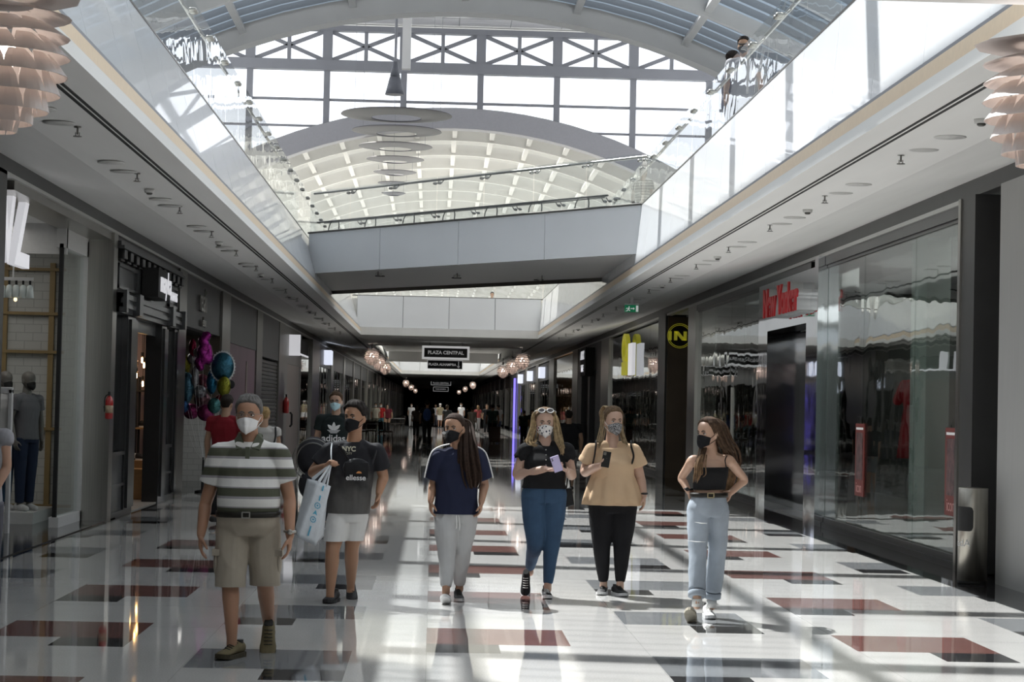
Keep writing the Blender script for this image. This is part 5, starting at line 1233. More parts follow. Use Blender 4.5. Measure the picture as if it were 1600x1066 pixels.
text('NYC', 'shirt_print', .055, mat('print_cream', (.6, .58, .45), .7, noise=.05), at(545, 702, 17.2-.148), '-y', shirt2, .002, bold=.002)
text('CITY', 'shirt_print', .025, MATS['print_cream'], at(545, 709, 17.2-.15), '-y', shirt2, .002)
B1 = empty('cross_body_bag', at(558, 735, 17.0), 'small black cross-body bag with white lettering worn on the man with the carrier bag', 'bag')
c = at(557, 732, 17.0); b = MB(); b.ell(c, (.115, .035, .085), 14); b.box(c.x-.10, c.x+.10, c.y-.03, c.y+.03, c.z-.08, c.z+.05)
fuse(b, 'pouch', cloth('black_nylon', (.014, .014, .016), .1, 20, .6), B1, .006, 6)
b = MB(); b.tube([at(530, 698, 17.05), at(540, 712, 17.03), at(548, 725, 17.0)], .014, 8, sub=4, flat=.3); b.tube([at(583, 722, 17.02), at(588, 706, 17.1)], .014, 8, flat=.3); b.build('strap', MATS['black_nylon'], B1, True)
text('ellesse', 'lettering', .062, mat('print_white', (.75, .75, .75), .7, noise=.02), at(556, 747, 16.955), '-y', B1, .002, bold=.001)
cc = at(561, 740, 16.955); b = MB(); n = 12; b.prism([(cc.x+.022*math.cos(PI*i/n), cc.z+.018*math.sin(PI*i/n)) for i in range(n+1)], cc.y-.003, cc.y); b.build('logo', mat('print_orange', (.7, .3, .1), .7, noise=.05), B1)
# the white carrier bag hanging from his fist
plast = mat('white_plastic_film', (.68, .72, .76), .35, noise=.05, nscale=5, bump=.5, bscale=10)
plast.node_tree.nodes['Principled BSDF'].inputs['Subsurface Weight'].default_value = .0
BG = empty('carrier_bag', at(488, 800, 16.75), 'white plastic carrier bag with pale blue icons, hanging from a fist', 'bag')
Yb = 16.82
A_ = [at(497, 752, Yb-.04), at(517, 760, Yb-.02), at(493, 853, Yb-.05), at(464, 839, Yb-.10)]; Bk = [at(480, 748, Yb+.12), at(513, 764, Yb+.12), at(506, 838, Yb+.10), at(461, 826, Yb+.10)]
b = MB(); m_ = 8; rings = []
for k in range(13):
    t = k/12; r = []; f0, f1 = mixp(A_[0], A_[3], t), mixp(A_[1], A_[2], t); g0, g1 = mixp(Bk[0], Bk[3], t), mixp(Bk[1], Bk[2], t); bul = math.sin(PI*t)*.012
    for i in range(m_): u = i/m_; r.append(mixp(f0, f1, u)+Vector((0, -bul*math.sin(PI*u), 0)))
    for i in range(4): r.append(mixp(f1, g1, i/4))
    for i in range(m_): u = i/m_; r.append(mixp(g1, g0, u)+Vector((0, bul*math.sin(PI*u), 0)))
    for i in range(4): r.append(mixp(g0, f0, i/4))
    rings.append(r)
b.loft(rings); b.build('sack', plast, BG, True)
hc = J['wl']+Vector((.05, -.03, .03)); b = MB()
for p in (A_[0]+Vector((.01, 0, 0)), A_[1]+Vector((-.03, 0, .01)), Bk[0]+Vector((.05, 0, 0)), Bk[1]+Vector((-.05, 0, .02))): b.tube([p, mixp(p, hc, .5)+Vector((0, -.01, 0)), hc], [.016, .010, .008], 8, sub=4, flat=.35)
b.tube([hc, hc+Vector((-.005, -.01, .05)), at(518, 700, 17.0), at(519, 694, 17.08)], [.010, .012, .012, .01], 8, sub=4, flat=.35); b.build('strap', plast, BG, True)
blu = mat('pale_blue_print', (.10, .42, .60), .6, noise=.05); b = MB()
def onbag(u, v): return mixp(mixp(A_[0], A_[3], v), mixp(A_[1], A_[2], v), u)+Vector((0, -.014, 0))
e1 = (A_[2]-A_[1]).normalized(); e2 = (A_[1]-A_[0]).normalized()
def glyph(u, v, pts, s):
    c = onbag(u, v); P1 = [c+e1*(x*s)+e2*(y*s) for x, y in pts]; b.add(P1+[p+Vector((0, .004, 0)) for p in P1], [tuple(range(len(P1))), tuple(range(len(P1), 2*len(P1)))[::-1]]+[(i, (i+1) % len(P1), len(P1)+(i+1) % len(P1), len(P1)+i) for i in range(len(P1))])
for u, v, s in ((.5, .38, .026), (.5, .62, .026)):
    for k in range(10):
        a0, a1 = 2*PI*k/10, 2*PI*(k+.8)/10; glyph(u, v, [(math.cos(a0), math.sin(a0)), (math.cos(a1), math.sin(a1)), (.7*math.cos(a1), .7*math.sin(a1)), (.7*math.cos(a0), .7*math.sin(a0))], s)
    glyph(u, v, [(-.3, -.3), (.3, -.3), (.3, .3), (-.3, .3)], s*.8)
glyph(.5, .5, [(-.9, 0), (0, -.5), (.9, -.9), (.5, 0), (.9, .9), (0, .5)], .022)
for v in (.08, .25, .78, .86): glyph(.5, v, [(-.9, -.25), (.9, -.25), (.9, .25), (-.9, .25)], .024)
b.build('icons', blu, BG)
# ---------------------------------------------------------------- 3: woman in navy T-shirt
Y0 = 17.4
root, J = person('woman', Y0, dict(hd=(710, 669), nk=(715, 699, .02), sl=(687, 713), sr=(746, 713), el=(677, 757, .04), er=(757, 757, .04), wl=(673, 783, -.05), wr=(752, 785, -.08),
    hl=(697, 803), hr=(727, 803), kl=(698, 862, -.14), kr=(722, 862, -.02), al=(697, 918, -.26), ar=(718, 914, .08)), 'woman with long dark ponytail in navy T-shirt and pale grey joggers')
J['handl'] = ((.03, -.05, -1), (1, .2, 0), .35, 1, .95); J['handr'] = ((-.12, -.1, -1), (-1, -.1, 0), .4, -1, .95)
sk3 = skin('light_tan_skin', (.45, .26, .17))
prof3 = [(-.13, .15, .11, .0), (0, .17, .12, .0), (.3, .165, .118, .0), (.65, .158, .115, .012), (.85, .142, .092, -.005), (.93, .10, .075, -.01), (1.0, .05, .05, -.01)]
h3 = basebody(J, prof3, 1.0, .98, (-.45, -1, -.02), .232, True, sk3, root, neck=.050)
h3.eyes(root); dbr = cloth('dark_brown_hair', (.035, .020, .014), .35, 60)
h3.hair(root, dbr, .008, .80, .50, .25, .66, lump=.002)
mk = h3.mask(root, maskB, .012, .44, -.05, 1.15)
g = h3.P(-.045 if False else .045, .088, -.045)
tre = MB()
def trefoil(mb, c, s, X=Vector((1, 0, 0)), Z=UP, N=Vector((0, -1, 0)), bars=True):
    def poly(pts): P1 = [c+X*(x*s)+Z*(z*s) for x, z in pts]; k = len(P1); mb.add(P1+[p-N*.003 for p in P1], [tuple(range(k)), tuple(range(k, 2*k))[::-1]]+[(i, (i+1) % k, k+(i+1) % k, k+i) for i in range(k)])
    def leaf_(ang):
        ca, sa = math.cos(ang), math.sin(ang); pts = [(0, 0), (.17, .3), (.2, .55), (.1, .8), (0, .95), (-.1, .8), (-.2, .55), (-.17, .3)]
        return [(x*ca+z*sa, -x*sa+z*ca-.15) for x, z in pts]
    for a in (-.85, 0, .85):
        L = leaf_(a)
        if bars:  # the leaf cut by thin level gaps low down
            poly(L)
        else: poly(L)
    if bars:
        for k in range(3): z = -.12-.14*k; w_ = .75-.16*k; poly([(-w_, z), (w_, z), (w_*.9, z-.08), (-w_*.9, z-.08)])
trefoil(tre, g+h3.f*.022, .028, h3.s, UP, h3.f, False); tre.build('mask_logo', mat('print_white2', (.7, .7, .7), .6, noise=.02), mk)
navy = cloth('navy_jersey', (.018, .022, .05), .12, 6)
t3 = top(J, prof3, root, navy, .78, (.080, .083, .086), .016, -.12, .008, 't_shirt', cut=at(710, 803, 17.4).z)
b = MB()
for q, sg in (('l', -1), ('r', 1)):
    s, e = J['s'+q], J['e'+q]
    for dy in (-.03, -.008, .014):
        pts = [mixp(s, J['nk'], .55)+Vector((sg*.0, dy, .060)), mixp(s, J['nk'], .15)+Vector((sg*.02, dy, .070)), s+Vector((sg*.065, dy, .035)), mixp(s, e, .35)+Vector((sg*.083, dy, .012)), mixp(s, e, .75)+Vector((sg*.086, dy, .0))]
        b.tube(pts, .006, 5, sub=5)
b.build('sleeve_stripes', cloth('white_tape', (.8, .8, .8), .02), t3, True)
jog = cloth('pale_grey_fleece', (.52, .52, .52), .04, 6)
trousers(J, prof3, root, jog, [.105, .098, .074, .062, .044], .985, .006, .03, .006, 'joggers', frq=11)
b = MB(); c0 = at(713, 806, Y0-.15); b.tube([c0, c0+Vector((.005, -.01, -.08)), c0+Vector((.0, 0, -.11))], .004, 6, sub=3); b.tube([c0+Vector((.02, 0, 0)), c0+Vector((.03, -.01, -.07)), c0+Vector((.028, 0, -.12))], .004, 6, sub=3); b.build('drawstring', white, root, True)
strands('ponytail', [(locs((718, 655, Y0+.08), (729, 662, Y0+.10), (731, 685, Y0-.02), (733, 715, Y0-.13), (737, 745, Y0-.14), (738, 764, Y0-.13)), [.02, .03, .05, .065, .07, .045])], dbr, root, 44, .013, seed=3)
shoe(root, Vector((at(696, 940, 17.05).x, 17.02, .03)), (-.12, -1), 24, bsh, mat('white_foam', (.7, .7, .7), .5, noise=.02), .25, 1.05, laces='b'); shoe(root, Vector((at(717, 936, 17.4).x, 17.36, 0)), (.08, -1), -4, bsh, MATS['white_foam'], .25, 1.05, laces='b')
for x, m__ in ((0, 0),): pass
# ---------------------------------------------------------------- 4: woman in black top and blue jeans
Y0 = 17.95
root, J = person('woman', Y0, dict(hd=(851, 661), nk=(852, 690, .02), sl=(822, 703), sr=(884, 703), el=(808, 742, .05), er=(893, 742, .05), wl=(852, 733, -.22), wr=(888, 737, -.20),
    hl=(836, 775), hr=(864, 775), kl=(836, 848, -.10), kr=(862, 848, -.06), al=(828, 888, .26), ar=(856, 914, -.12)), 'fair-haired woman in black top and blue jeans looking over a lilac phone')
J['handl'] = ((1, -.3, -.05), (-.1, -.4, .9), .45, 1, .92); J['handr'] = ((-.6, -.45, .25), (.1, -.3, 1), .5, -1, .92)
sk4 = skin('pale_skin', (.56, .37, .28))
prof4 = [(-.14, .18, .135, -.005), (0, .198, .14, .0), (.3, .165, .125, .01), (.62, .165, .135, .022), (.85, .140, .094, -.005), (.93, .10, .075, -.01), (1.0, .05, .05, -.01)]
h4 = basebody(J, prof4, 1.18, 1.02, (.05, -1, 0), .236, True, sk4, root, neck=.052)
h4.eyes(root, brow=(.08, .05, .03)); blond = cloth('blond_brown_hair', (.33, .24, .13), .4, 40); roots_ = cloth('brown_roots_hair', (.13, .085, .05), .35, 50)
h4.hair(root, roots_, .016, .84, .40, .10, .68, lump=.004)
fl = mat('floral_mask_cloth', (.78, .76, .72), .8); nt = fl.node_tree; b0 = nt.nodes['Principled BSDF']; tc = nt.nodes.new('ShaderNodeTexCoord'); vo = nt.nodes.new('ShaderNodeTexVoronoi'); vo.inputs['Scale'].default_value = 38; nt.links.new(tc.outputs['Object'], vo.inputs['Vector'])
lt = nt.nodes.new('ShaderNodeMath'); lt.operation = 'LESS_THAN'; lt.inputs[1].default_value = .33; nt.links.new(vo.outputs['Distance'], lt.inputs[0])
hsv = nt.nodes.new('ShaderNodeSeparateColor'); nt.links.new(vo.outputs['Color'], hsv.inputs[0]); cr = nt.nodes.new('ShaderNodeValToRGB'); cr.color_ramp.interpolation = 'CONSTANT'; e = cr.color_ramp.elements
e[0].color = (.02, .03, .06, 1); e[1].position = .55; e[1].color = (.35, .03, .05, 1); q_ = e.new(.7); q_.color = (.78, .76, .72, 1); nt.links.new(hsv.outputs[0], cr.inputs[0])
mx = nt.nodes.new('ShaderNodeMix'); mx.data_type = 'RGBA'; mx.inputs[6].default_value = (.78, .76, .72, 1); nt.links.new(lt.outputs[0], mx.inputs[0]); nt.links.new(cr.outputs[0], mx.inputs[7]); nt.links.new(mx.outputs[2], b0.inputs['Base Color'])
h4.mask(root, fl, .014, .44, -.04, 1.15)
G4 = [(locs((846, 638, Y0-.0), (836, 648, Y0-.02), (833, 668, Y0-.03), (828, 684, Y0-.07), (830, 694, Y0-.11), (838, 699, Y0-.13)), [.012, .018, .022, .026, .028, .012]),
      (locs((848, 638, Y0+.05), (836, 652, Y0+.06), (833, 674, Y0+.05), (826, 690, Y0+.03), (824, 700, Y0+.01)), [.015, .02, .025, .03, .02]),
      (locs((855, 638, Y0-.0), (866, 648, Y0-.02), (869, 668, Y0-.03), (873, 686, Y0-.08), (878, 700, Y0-.12), (878, 712, Y0-.14)), [.012, .018, .022, .028, .026, .012]),
      (locs((855, 638, Y0+.05), (866, 652, Y0+.06), (870, 676, Y0+.05), (876, 696, Y0+.02), (880, 706, Y0-.02)), [.015, .02, .025, .028, .015])]
strands('long_hair', G4, blond, root, 22, .007, seed=4, wave=.010)
black4 = cloth('black_crepe', (.012, .012, .013), .15, 10)
t4 = top(J, prof4, root, black4, .26, (.074, .076, .078), .014, -.02, .006, 'sleeveless_top', neckline=.92, cut=at(852, 763, 17.95).z)
for q in 'lr':
    b = MB(); s, e = J['s'+q], J['e'+q]; c = mixp(s, e, .22); d_ = (e-s).normalized(); u = d_.orthogonal().normalized(); v = d_.cross(u); n = 30
    b.loft([[c+d_*(o_+ (.012*math.sin(i*2*PI*8/n) if o_ > 0 else 0))+u*(r_*math.cos(2*PI*i/n))+v*(r_*math.sin(2*PI*i/n)) for i in range(n)] for o_, r_ in ((-.05, .060), (.0, .075), (.03, .085), (.026, .079), (-.04, .052))]); b.build('ruffle', black4, t4, True)
b = MB()
for y_ in (703, 711, 719, 727): b.ell(at(853, y_, Y0-.163), (.006, .004, .006), 6)
b.build('buttons', steel, t4, True)
jean = cloth('mid_blue_denim', (.045, .088, .155), .14, 7)
j4 = trousers(J, prof4, root, jean, [.122, .108, .074, .058, .040], .97, .002, .24, .003, 'jeans')
b = MB(); c0 = at(852, 768, Y0-.16); b.tube([c0, c0+Vector((.003, -.004, -.06)), c0+Vector((0, .015, -.13))], .005, 6, sub=3); b.build('fly', jean, j4, True)
wsole = MATS['white_foam']; bc = cloth('black_canvas', (.02, .02, .022), .1, 30)
shoe(root, Vector((at(820, 916, 18.2).x, 18.05, .03)), (-.10, -1), -52, bc, wsole, .255, 1.05, laces='w', high=.02); shoe(root, Vector((at(855, 933, 17.72).x, 17.72, 0)), (.05, -1), 4, bc, wsole, .255, 1.05, laces='w', high=.02)
for p, sg in ((at(820, 918, 18.05), 1), (at(855, 930, 17.66), 1)): pass
ph = empty('smartphone', at(870, 725, Y0-.33), 'lilac smartphone held in both hands of the fair-haired woman', 'phone')
M = Matrix.Translation(at(869.5, 725, Y0-.345)) @ Matrix.Rotation(-.35, 4, 'Y') @ Matrix.Rotation(.35, 4, 'X')
b = MB(); b.box(-.038, .038, -.005, .005, -.075, .075, M=M); b.build('case', mat('lilac_case', (.52, .46, .72), .35, noise=.02), ph, bevel=.004)
b = MB(); b.box(-.032, -.002, -.008, -.004, .035, .066, M=M); q = b.build('camera_bump', MATS['lilac_case'], ph, bevel=.002)
b = MB(); b.ell(M @ Vector((-.024, -.008, .058)), (.006, .003, .006), 6); b.ell(M @ Vector((-.024, -.008, .043)), (.006, .003, .006), 6); b.build('lens', blackmatte, q, True)
sg_ = empty('sunglasses', h4.P(0, .06, .10), 'pale framed sunglasses pushed up on the hair of the woman with the lilac phone', 'sunglasses')
b = MB(); l = MB()
for s_ in (-1, 1):
    n = 18; cc = [h4.P(s_*.036+.026*math.cos(2*PI*i/n), .088-.012*math.sin(2*PI*i/n), .103+.017*math.sin(2*PI*i/n)) for i in range(n+1)]; b.tube(cc, .0045, 6); l.add(cc[:-1]+[p+h4.f*.003 for p in cc[:-1]], [tuple(range(n)), tuple(range(n, 2*n))])
    b.tube([h4.P(s_*.062, .085, .105), h4.P(s_*.09, .04, .095), h4.P(s_*.09, -.01, .07)], .003, 5)
b.tube([h4.P(-.01, .096, .106), h4.P(.01, .096, .106)], .004, 6); b.build('frame', mat('pale_plastic', (.6, .6, .58), .3, noise=.02), sg_, True); l.build('lens', mat('smoke_lens', (.1, .09, .09), .1, noise=.02), sg_)
b = MB()
for s_ in (-1, 1): b.ell(h4.P(s_*.083, .0, -.055), (.006, .006, .009), 6)
b.build('earring', white, root, True)
hb = empty('handbag', at(887, 780, 18.1), 'small black shoulder bag hanging at the hip of the woman in blue jeans', 'bag')
b = MB(); p = [at(884, 763, 18.1), at(893, 762, 18.1), at(897, 789, 18.1), at(883, 793, 18.1)]; b.add([q+Vector((0, -.05, 0)) for q in p]+[q+Vector((0, .05, 0)) for q in p], [(0,1,2,3),(7,6,5,4),(0,4,5,1),(1,5,6,2),(2,6,7,3),(3,7,4,0)]); b.build('pouch', cloth('black_leather', (.014, .014, .014), .1, 20, .4), hb, bevel=.01)
b = MB(); b.tube([at(885, 764, 18.1), at(887, 745, 18.12), at(889, 720, 18.12), at(884, 698, 18.05)], .006, 6, sub=4); b.tube([at(892, 764, 18.1), at(890, 745, 18.14)], .006, 6); b.build('strap', MATS['black_leather'], hb, True)
# ---------------------------------------------------------------- 5: woman in peach top
Y0 = 18.3
root, J = person('woman', Y0, dict(hd=(958, 658), nk=(957, 689, .02), sl=(925, 704), sr=(989, 705), el=(914, 737, .04), er=(1000, 746, .03), wl=(937, 728, -.24), wr=(1006, 775, -.03),
    hl=(942, 788), hr=(973, 788), kl=(940, 852, -.05), kr=(972, 852, -.05), al=(943, 911, -.02), ar=(969, 912, -.10)), 'woman in peach peplum top and black leggings wearing a dark patterned mask')
J['handl'] = ((.7, -.4, .35), (.2, -.2, .9), .75, 1, .95); J['handr'] = ((.02, -.1, -1), (-1, 0, 0), .35, -1, .95)
prof5 = [(-.14, .195, .145, -.005), (0, .212, .15, .0), (.3, .178, .13, .01), (.62, .172, .135, .022), (.85, .145, .094, -.005), (.93, .10, .075, -.01), (1.0, .05, .05, -.01)]
h5 = basebody(J, prof5, 1.2, 1.08, (.32, -1, .0), .236, True, sk4, root, neck=.053)
h5.eyes(root, brow=(.09, .06, .04)); h5.hair(root, roots_, .014, .83, .42, .12, .68, lump=.004)
dk = mat('dark_speckled_mask', (.04, .04, .045), .8); nt = dk.node_tree; b0 = nt.nodes['Principled BSDF']; tc = nt.nodes.new('ShaderNodeTexCoord'); vo = nt.nodes.new('ShaderNodeTexVoronoi'); vo.feature = 'DISTANCE_TO_EDGE'; vo.inputs['Scale'].default_value = 75; nt.links.new(tc.outputs['Object'], vo.inputs['Vector'])
cr = nt.nodes.new('ShaderNodeValToRGB'); cr.color_ramp.elements[0].color = (.5, .5, .5, 1); cr.color_ramp.elements[1].color = (.02, .02, .025, 1); cr.color_ramp.elements[0].position = .05; cr.color_ramp.elements[1].position = .14; nt.links.new(vo.outputs['Distance'], cr.inputs[0]); nt.links.new(cr.outputs[0], b0.inputs['Base Color'])
h5.mask(root, dk, .014, .44, -.04, 1.15, loops=white)
blond5 = cloth('dark_blond_hair', (.30, .22, .13), .4, 40)
G5 = [(locs((953, 636, Y0-.0), (945, 648, Y0-.01), (942, 668, Y0-.02), (938, 688, Y0-.08), (936, 701, Y0-.12)), [.012, .015, .018, .022, .014]),
      (locs((962, 636, Y0-.0), (969, 648, Y0-.01), (971, 672, Y0-.02), (976, 690, Y0-.08), (980, 703, Y0-.11)), [.012, .014, .016, .018, .010]),
      (locs((949, 638, Y0+.07), (945, 635, Y0+.12), (941, 645, Y0+.14), (939, 662, Y0+.14)), [.010, .016, .018, .010])]
strands('long_hair', G5, blond5, root, 20, .007, seed=5, wave=.005)
peach = cloth('peach_cotton', (.66, .47, .30), .05, 6)
t5 = top(J, prof5, root, peach, .55, (.088, .095, .100), .014, .10, .005, 'peplum_top', neckline=.885)
b = MB(); H0 = (J['hl']+J['hr'])/2; upv = J['nk']-H0; rings = []; n = 64
for s_, hw, hd_, am in ((.52, .180, .145, .0), (.46, .190, .155, .004), (.30, .222, .175, .010), (.12, .252, .20, .016), (-.01, .268, .212, .020), (-.01, .258, .20, .020), (.2, .22, .17, .01)):
    rings.append([H0+upv*s_+Vector(((hw+am*math.sin(i*2*PI*11/n))*math.cos(2*PI*i/n), -(hd_+am*math.sin(i*2*PI*11/n))*math.sin(2*PI*i/n)-.01, 0)) for i in range(n)])
b.loft(rings); b.build('peplum', peach, t5, True)
trousers(J, prof5, root, cloth('black_leggings', (.012, .012, .014), .1, 8), [.132, .115, .080, .064, .040], .96, .002, .10, .002, 'leggings')
shoe(root, Vector((at(940, 927, 18.2).x, 18.2, 0)), (-.25, -1), 0, bsh, wsole, .255, 1.05, laces='b'); shoe(root, Vector((at(972, 928, 18.1).x, 18.1, 0)), (.35, -1), 0, bsh, wsole, .26, 1.1, laces='b')
b = MB(); b.tube([J['wr']+Vector((-.03, 0, .02)), J['wr']+Vector((0, -.032, .02)), J['wr']+Vector((.03, 0, .02)), J['wr']+Vector((0, .03, .02)), J['wr']+Vector((-.03, 0, .02))], .009, 6, sub=4); b.build('bracelet', blackmatte, root, True)
bp5 = empty('backpack', at(957, 720, Y0+.2), 'black backpack worn by the woman in the peach top', 'backpack')
b = MB(); c = at(957, 725, Y0+.22); b.ell(c, (.15, .09, .2), 14); b.build('sack', MATS['black_nylon'], bp5, True)
for xa, xb in ((931, 929), (986, 990)):
    b = MB(); b.tube([at(xa, 692, Y0+.10), at(xa, 692, Y0-.02), at(xa, 697, Y0-.10), at(xb, 712, Y0-.14), at(xb-2, 722, Y0-.12)], .022, 8, sub=4, flat=.35); b.build('strap', MATS['black_nylon'], bp5, True)
ph = empty('smartphone', at(947, 718, Y0-.3), 'black smartphone held against the peach top', 'phone'); M = Matrix.Translation(at(947, 718, Y0-.31)) @ Matrix.Rotation(.15, 4, 'Y')
b = MB(); b.box(-.036, .036, -.005, .005, -.07, .07, M=M); b.build('case', MATS['black_leather'], ph, bevel=.004)
b = MB(); b.box(-.03, -.006, -.008, -.004, .035, .062, M=M); b.build('camera_bump', dsteel, ph)
# ---------------------------------------------------------------- 6: young woman in crop top
Y0 = 16.3
root, J = person('woman', Y0, dict(hd=(1107, 677), nk=(1112, 707, .02), sl=(1082, 718), sr=(1139, 717), el=(1065, 747, .16), er=(1163, 750, .16), wl=(1076, 768, .05), wr=(1142, 770, .08),
    hl=(1092, 795), hr=(1120, 795), kl=(1090, 860, -.12), kr=(1121, 858, 0), al=(1089, 938, -.28), ar=(1112, 940, .08)), 'long-haired young woman in black crop top and pale jeans, hands on hips')
J['handl'] = ((.6, .3, -.35), (.3, -.6, -.2), .3, 1, .9); J['handr'] = ((-.6, .3, -.3), (-.3, -.6, -.2), .3, -1, .9)
prof6 = [(-.13, .145, .105, -.0), (0, .158, .112, .0), (.22, .132, .095, .0), (.36, .122, .088, .0), (.65, .132, .105, .015), (.83, .140, .085, -.005), (.92, .09, .065, -.01), (1.0, .043, .045, -.01)]
sk6 = skin('light_skin', (.55, .35, .25))
h6 = basebody(J, prof6, .86, .88, (-1.0, -.75, -.03), .228, True, sk6, root, neck=.045)
h6.eyes(root); br6 = cloth('chestnut_hair', (.075, .045, .028), .45, 40); br6b = cloth('chestnut_tips_hair', (.20, .125, .07), .4, 40)
h6.hair(root, br6, .014, .86, .40, .08, .66, lump=.003); h6.mask(root, maskB, .012, .45, -.04, 1.15)
strands('long_hair', [(locs((1112, 656, Y0+.02), (1122, 665, Y0+.03), (1128, 685, Y0+.02), (1137, 705, Y0+.04), (1143, 722, Y0+.1), (1145, 745, Y0+.14)), [.03, .04, .05, .06, .05, .03]),
    (locs((1108, 655, Y0+.0), (1118, 664, Y0-.03), (1125, 685, Y0-.03), (1133, 700, Y0-.04), (1140, 712, Y0+.02)), [.03, .03, .035, .035, .03])], br6, root, 30, .011, seed=6)
strands('hair_tips', [(locs((1097, 712, Y0-.07), (1092, 725, Y0-.13), (1091, 740, Y0-.14), (1088, 755, Y0-.13)), [.02, .03, .035, .03])], br6b, root, 18, .010, seed=8)
strands('hair_tips', [(locs((1143, 725, Y0+.12), (1141, 745, Y0+.13), (1136, 763, Y0+.13), (1133, 772, Y0+.12)), [.03, .04, .03, .02])], br6b, root, 18, .010, seed=8)
strands('front_lock', [(locs((1104, 655, Y0-.0), (1098, 662, Y0+.02), (1101, 690, Y0-.0), (1097, 712, Y0-.07), (1094, 728, Y0-.12)), [.02, .02, .025, .025, .03])], br6, root, 16, .010, seed=7)
b = MB(); torso(b, J, prof6, .007, .34, .735); ct = fuse(b, 'crop_top', cloth('black_rib', (.012, .012, .013), .1, 10), root, .006, 3, .002)
b = MB()
for x0, x1 in ((1089, 1091), (1133, 1136)): b.tube([at(x0+3, 735, Y0-.11), at(x0, 720, Y0-.085), at(x1, 712, Y0-.02), at(x1, 712, Y0+.05)], .0045, 6, sub=4)
b.build('shoulder_strap', MATS['black_rib'], ct, True)
lj = cloth('pale_blue_denim', (.37, .42, .48), .16, 5)
j6 = trousers(J, prof6, root, lj, [.100, .086, .070, .066, .062], .90, .006, .22, .006, 'jeans', frq=10)
for q in 'lr':
    c = mixp(J['k'+q], J['a'+q], .88); d_ = (J['a'+q]-J['k'+q]).normalized(); u = d_.orthogonal().normalized(); v = d_.cross(u); b = MB(); n = 24
    b.loft([[c+d_*o_+u*(r_*math.cos(2*PI*i/n))+v*(r_*math.sin(2*PI*i/n)) for i in range(n)] for o_, r_ in ((-.025, .062), (-.02, .070), (.02, .070), (.025, .062))]); b.build('turn_up', lj, j6, True)
b = MB()
for (x, y, w_) in ((1088, 845, 30), (1095, 816, 20)): p = at(x-w_/2, y, Y0-.19); q = at(x+w_/2, y+2, Y0-.19); b.tube([p, mixp(p, q, .5)+Vector((0, -.01, -.004)), q], [.001, .004, .001], 5)
b.build('frayed_tear', white, j6)
belt(J, prof6, .245, bt, root, .017, .034, True, mat('brass', (.6, .5, .3), .3, metal=1, noise=.03))
wsn = cloth('white_canvas', (.72, .72, .70), .04, 10)
shoe(root, Vector((at(1078, 958, 15.95).x, 15.92, .05)), (-.30, -1), 38, wsn, mat('worn_cream_sole', (.42, .38, .30), .7, noise=.1), .255, 1.1, laces='w'); shoe(root, Vector((at(1109, 963, 16.3).x, 16.3, 0)), (.05, -1), 0, wsn, wsole, .255, 1.05, laces='w', high=.02)
b = MB()
for q in 'lr': a_ = J['a'+q]; b = MB(); b.tube([a_+Vector((0, 0, -.05)), a_+Vector((0, 0, .012))], .041, 12, round_=False); b.build('sock', cloth('white_sock', (.75, .75, .73), .03), root, True)
w = J['wl']; b = MB(); b.tube([w+Vector((-.03, 0, .02)), w+Vector((0, -.03, .015)), w+Vector((.03, 0, .02)), w+Vector((0, .03, .02)), w+Vector((-.03, 0, .02))], .008, 6, sub=4); b.ell(w+Vector((-.015, -.03, .018)), (.016, .006, .016)); b.build('wristwatch', blackmatte, root, True)
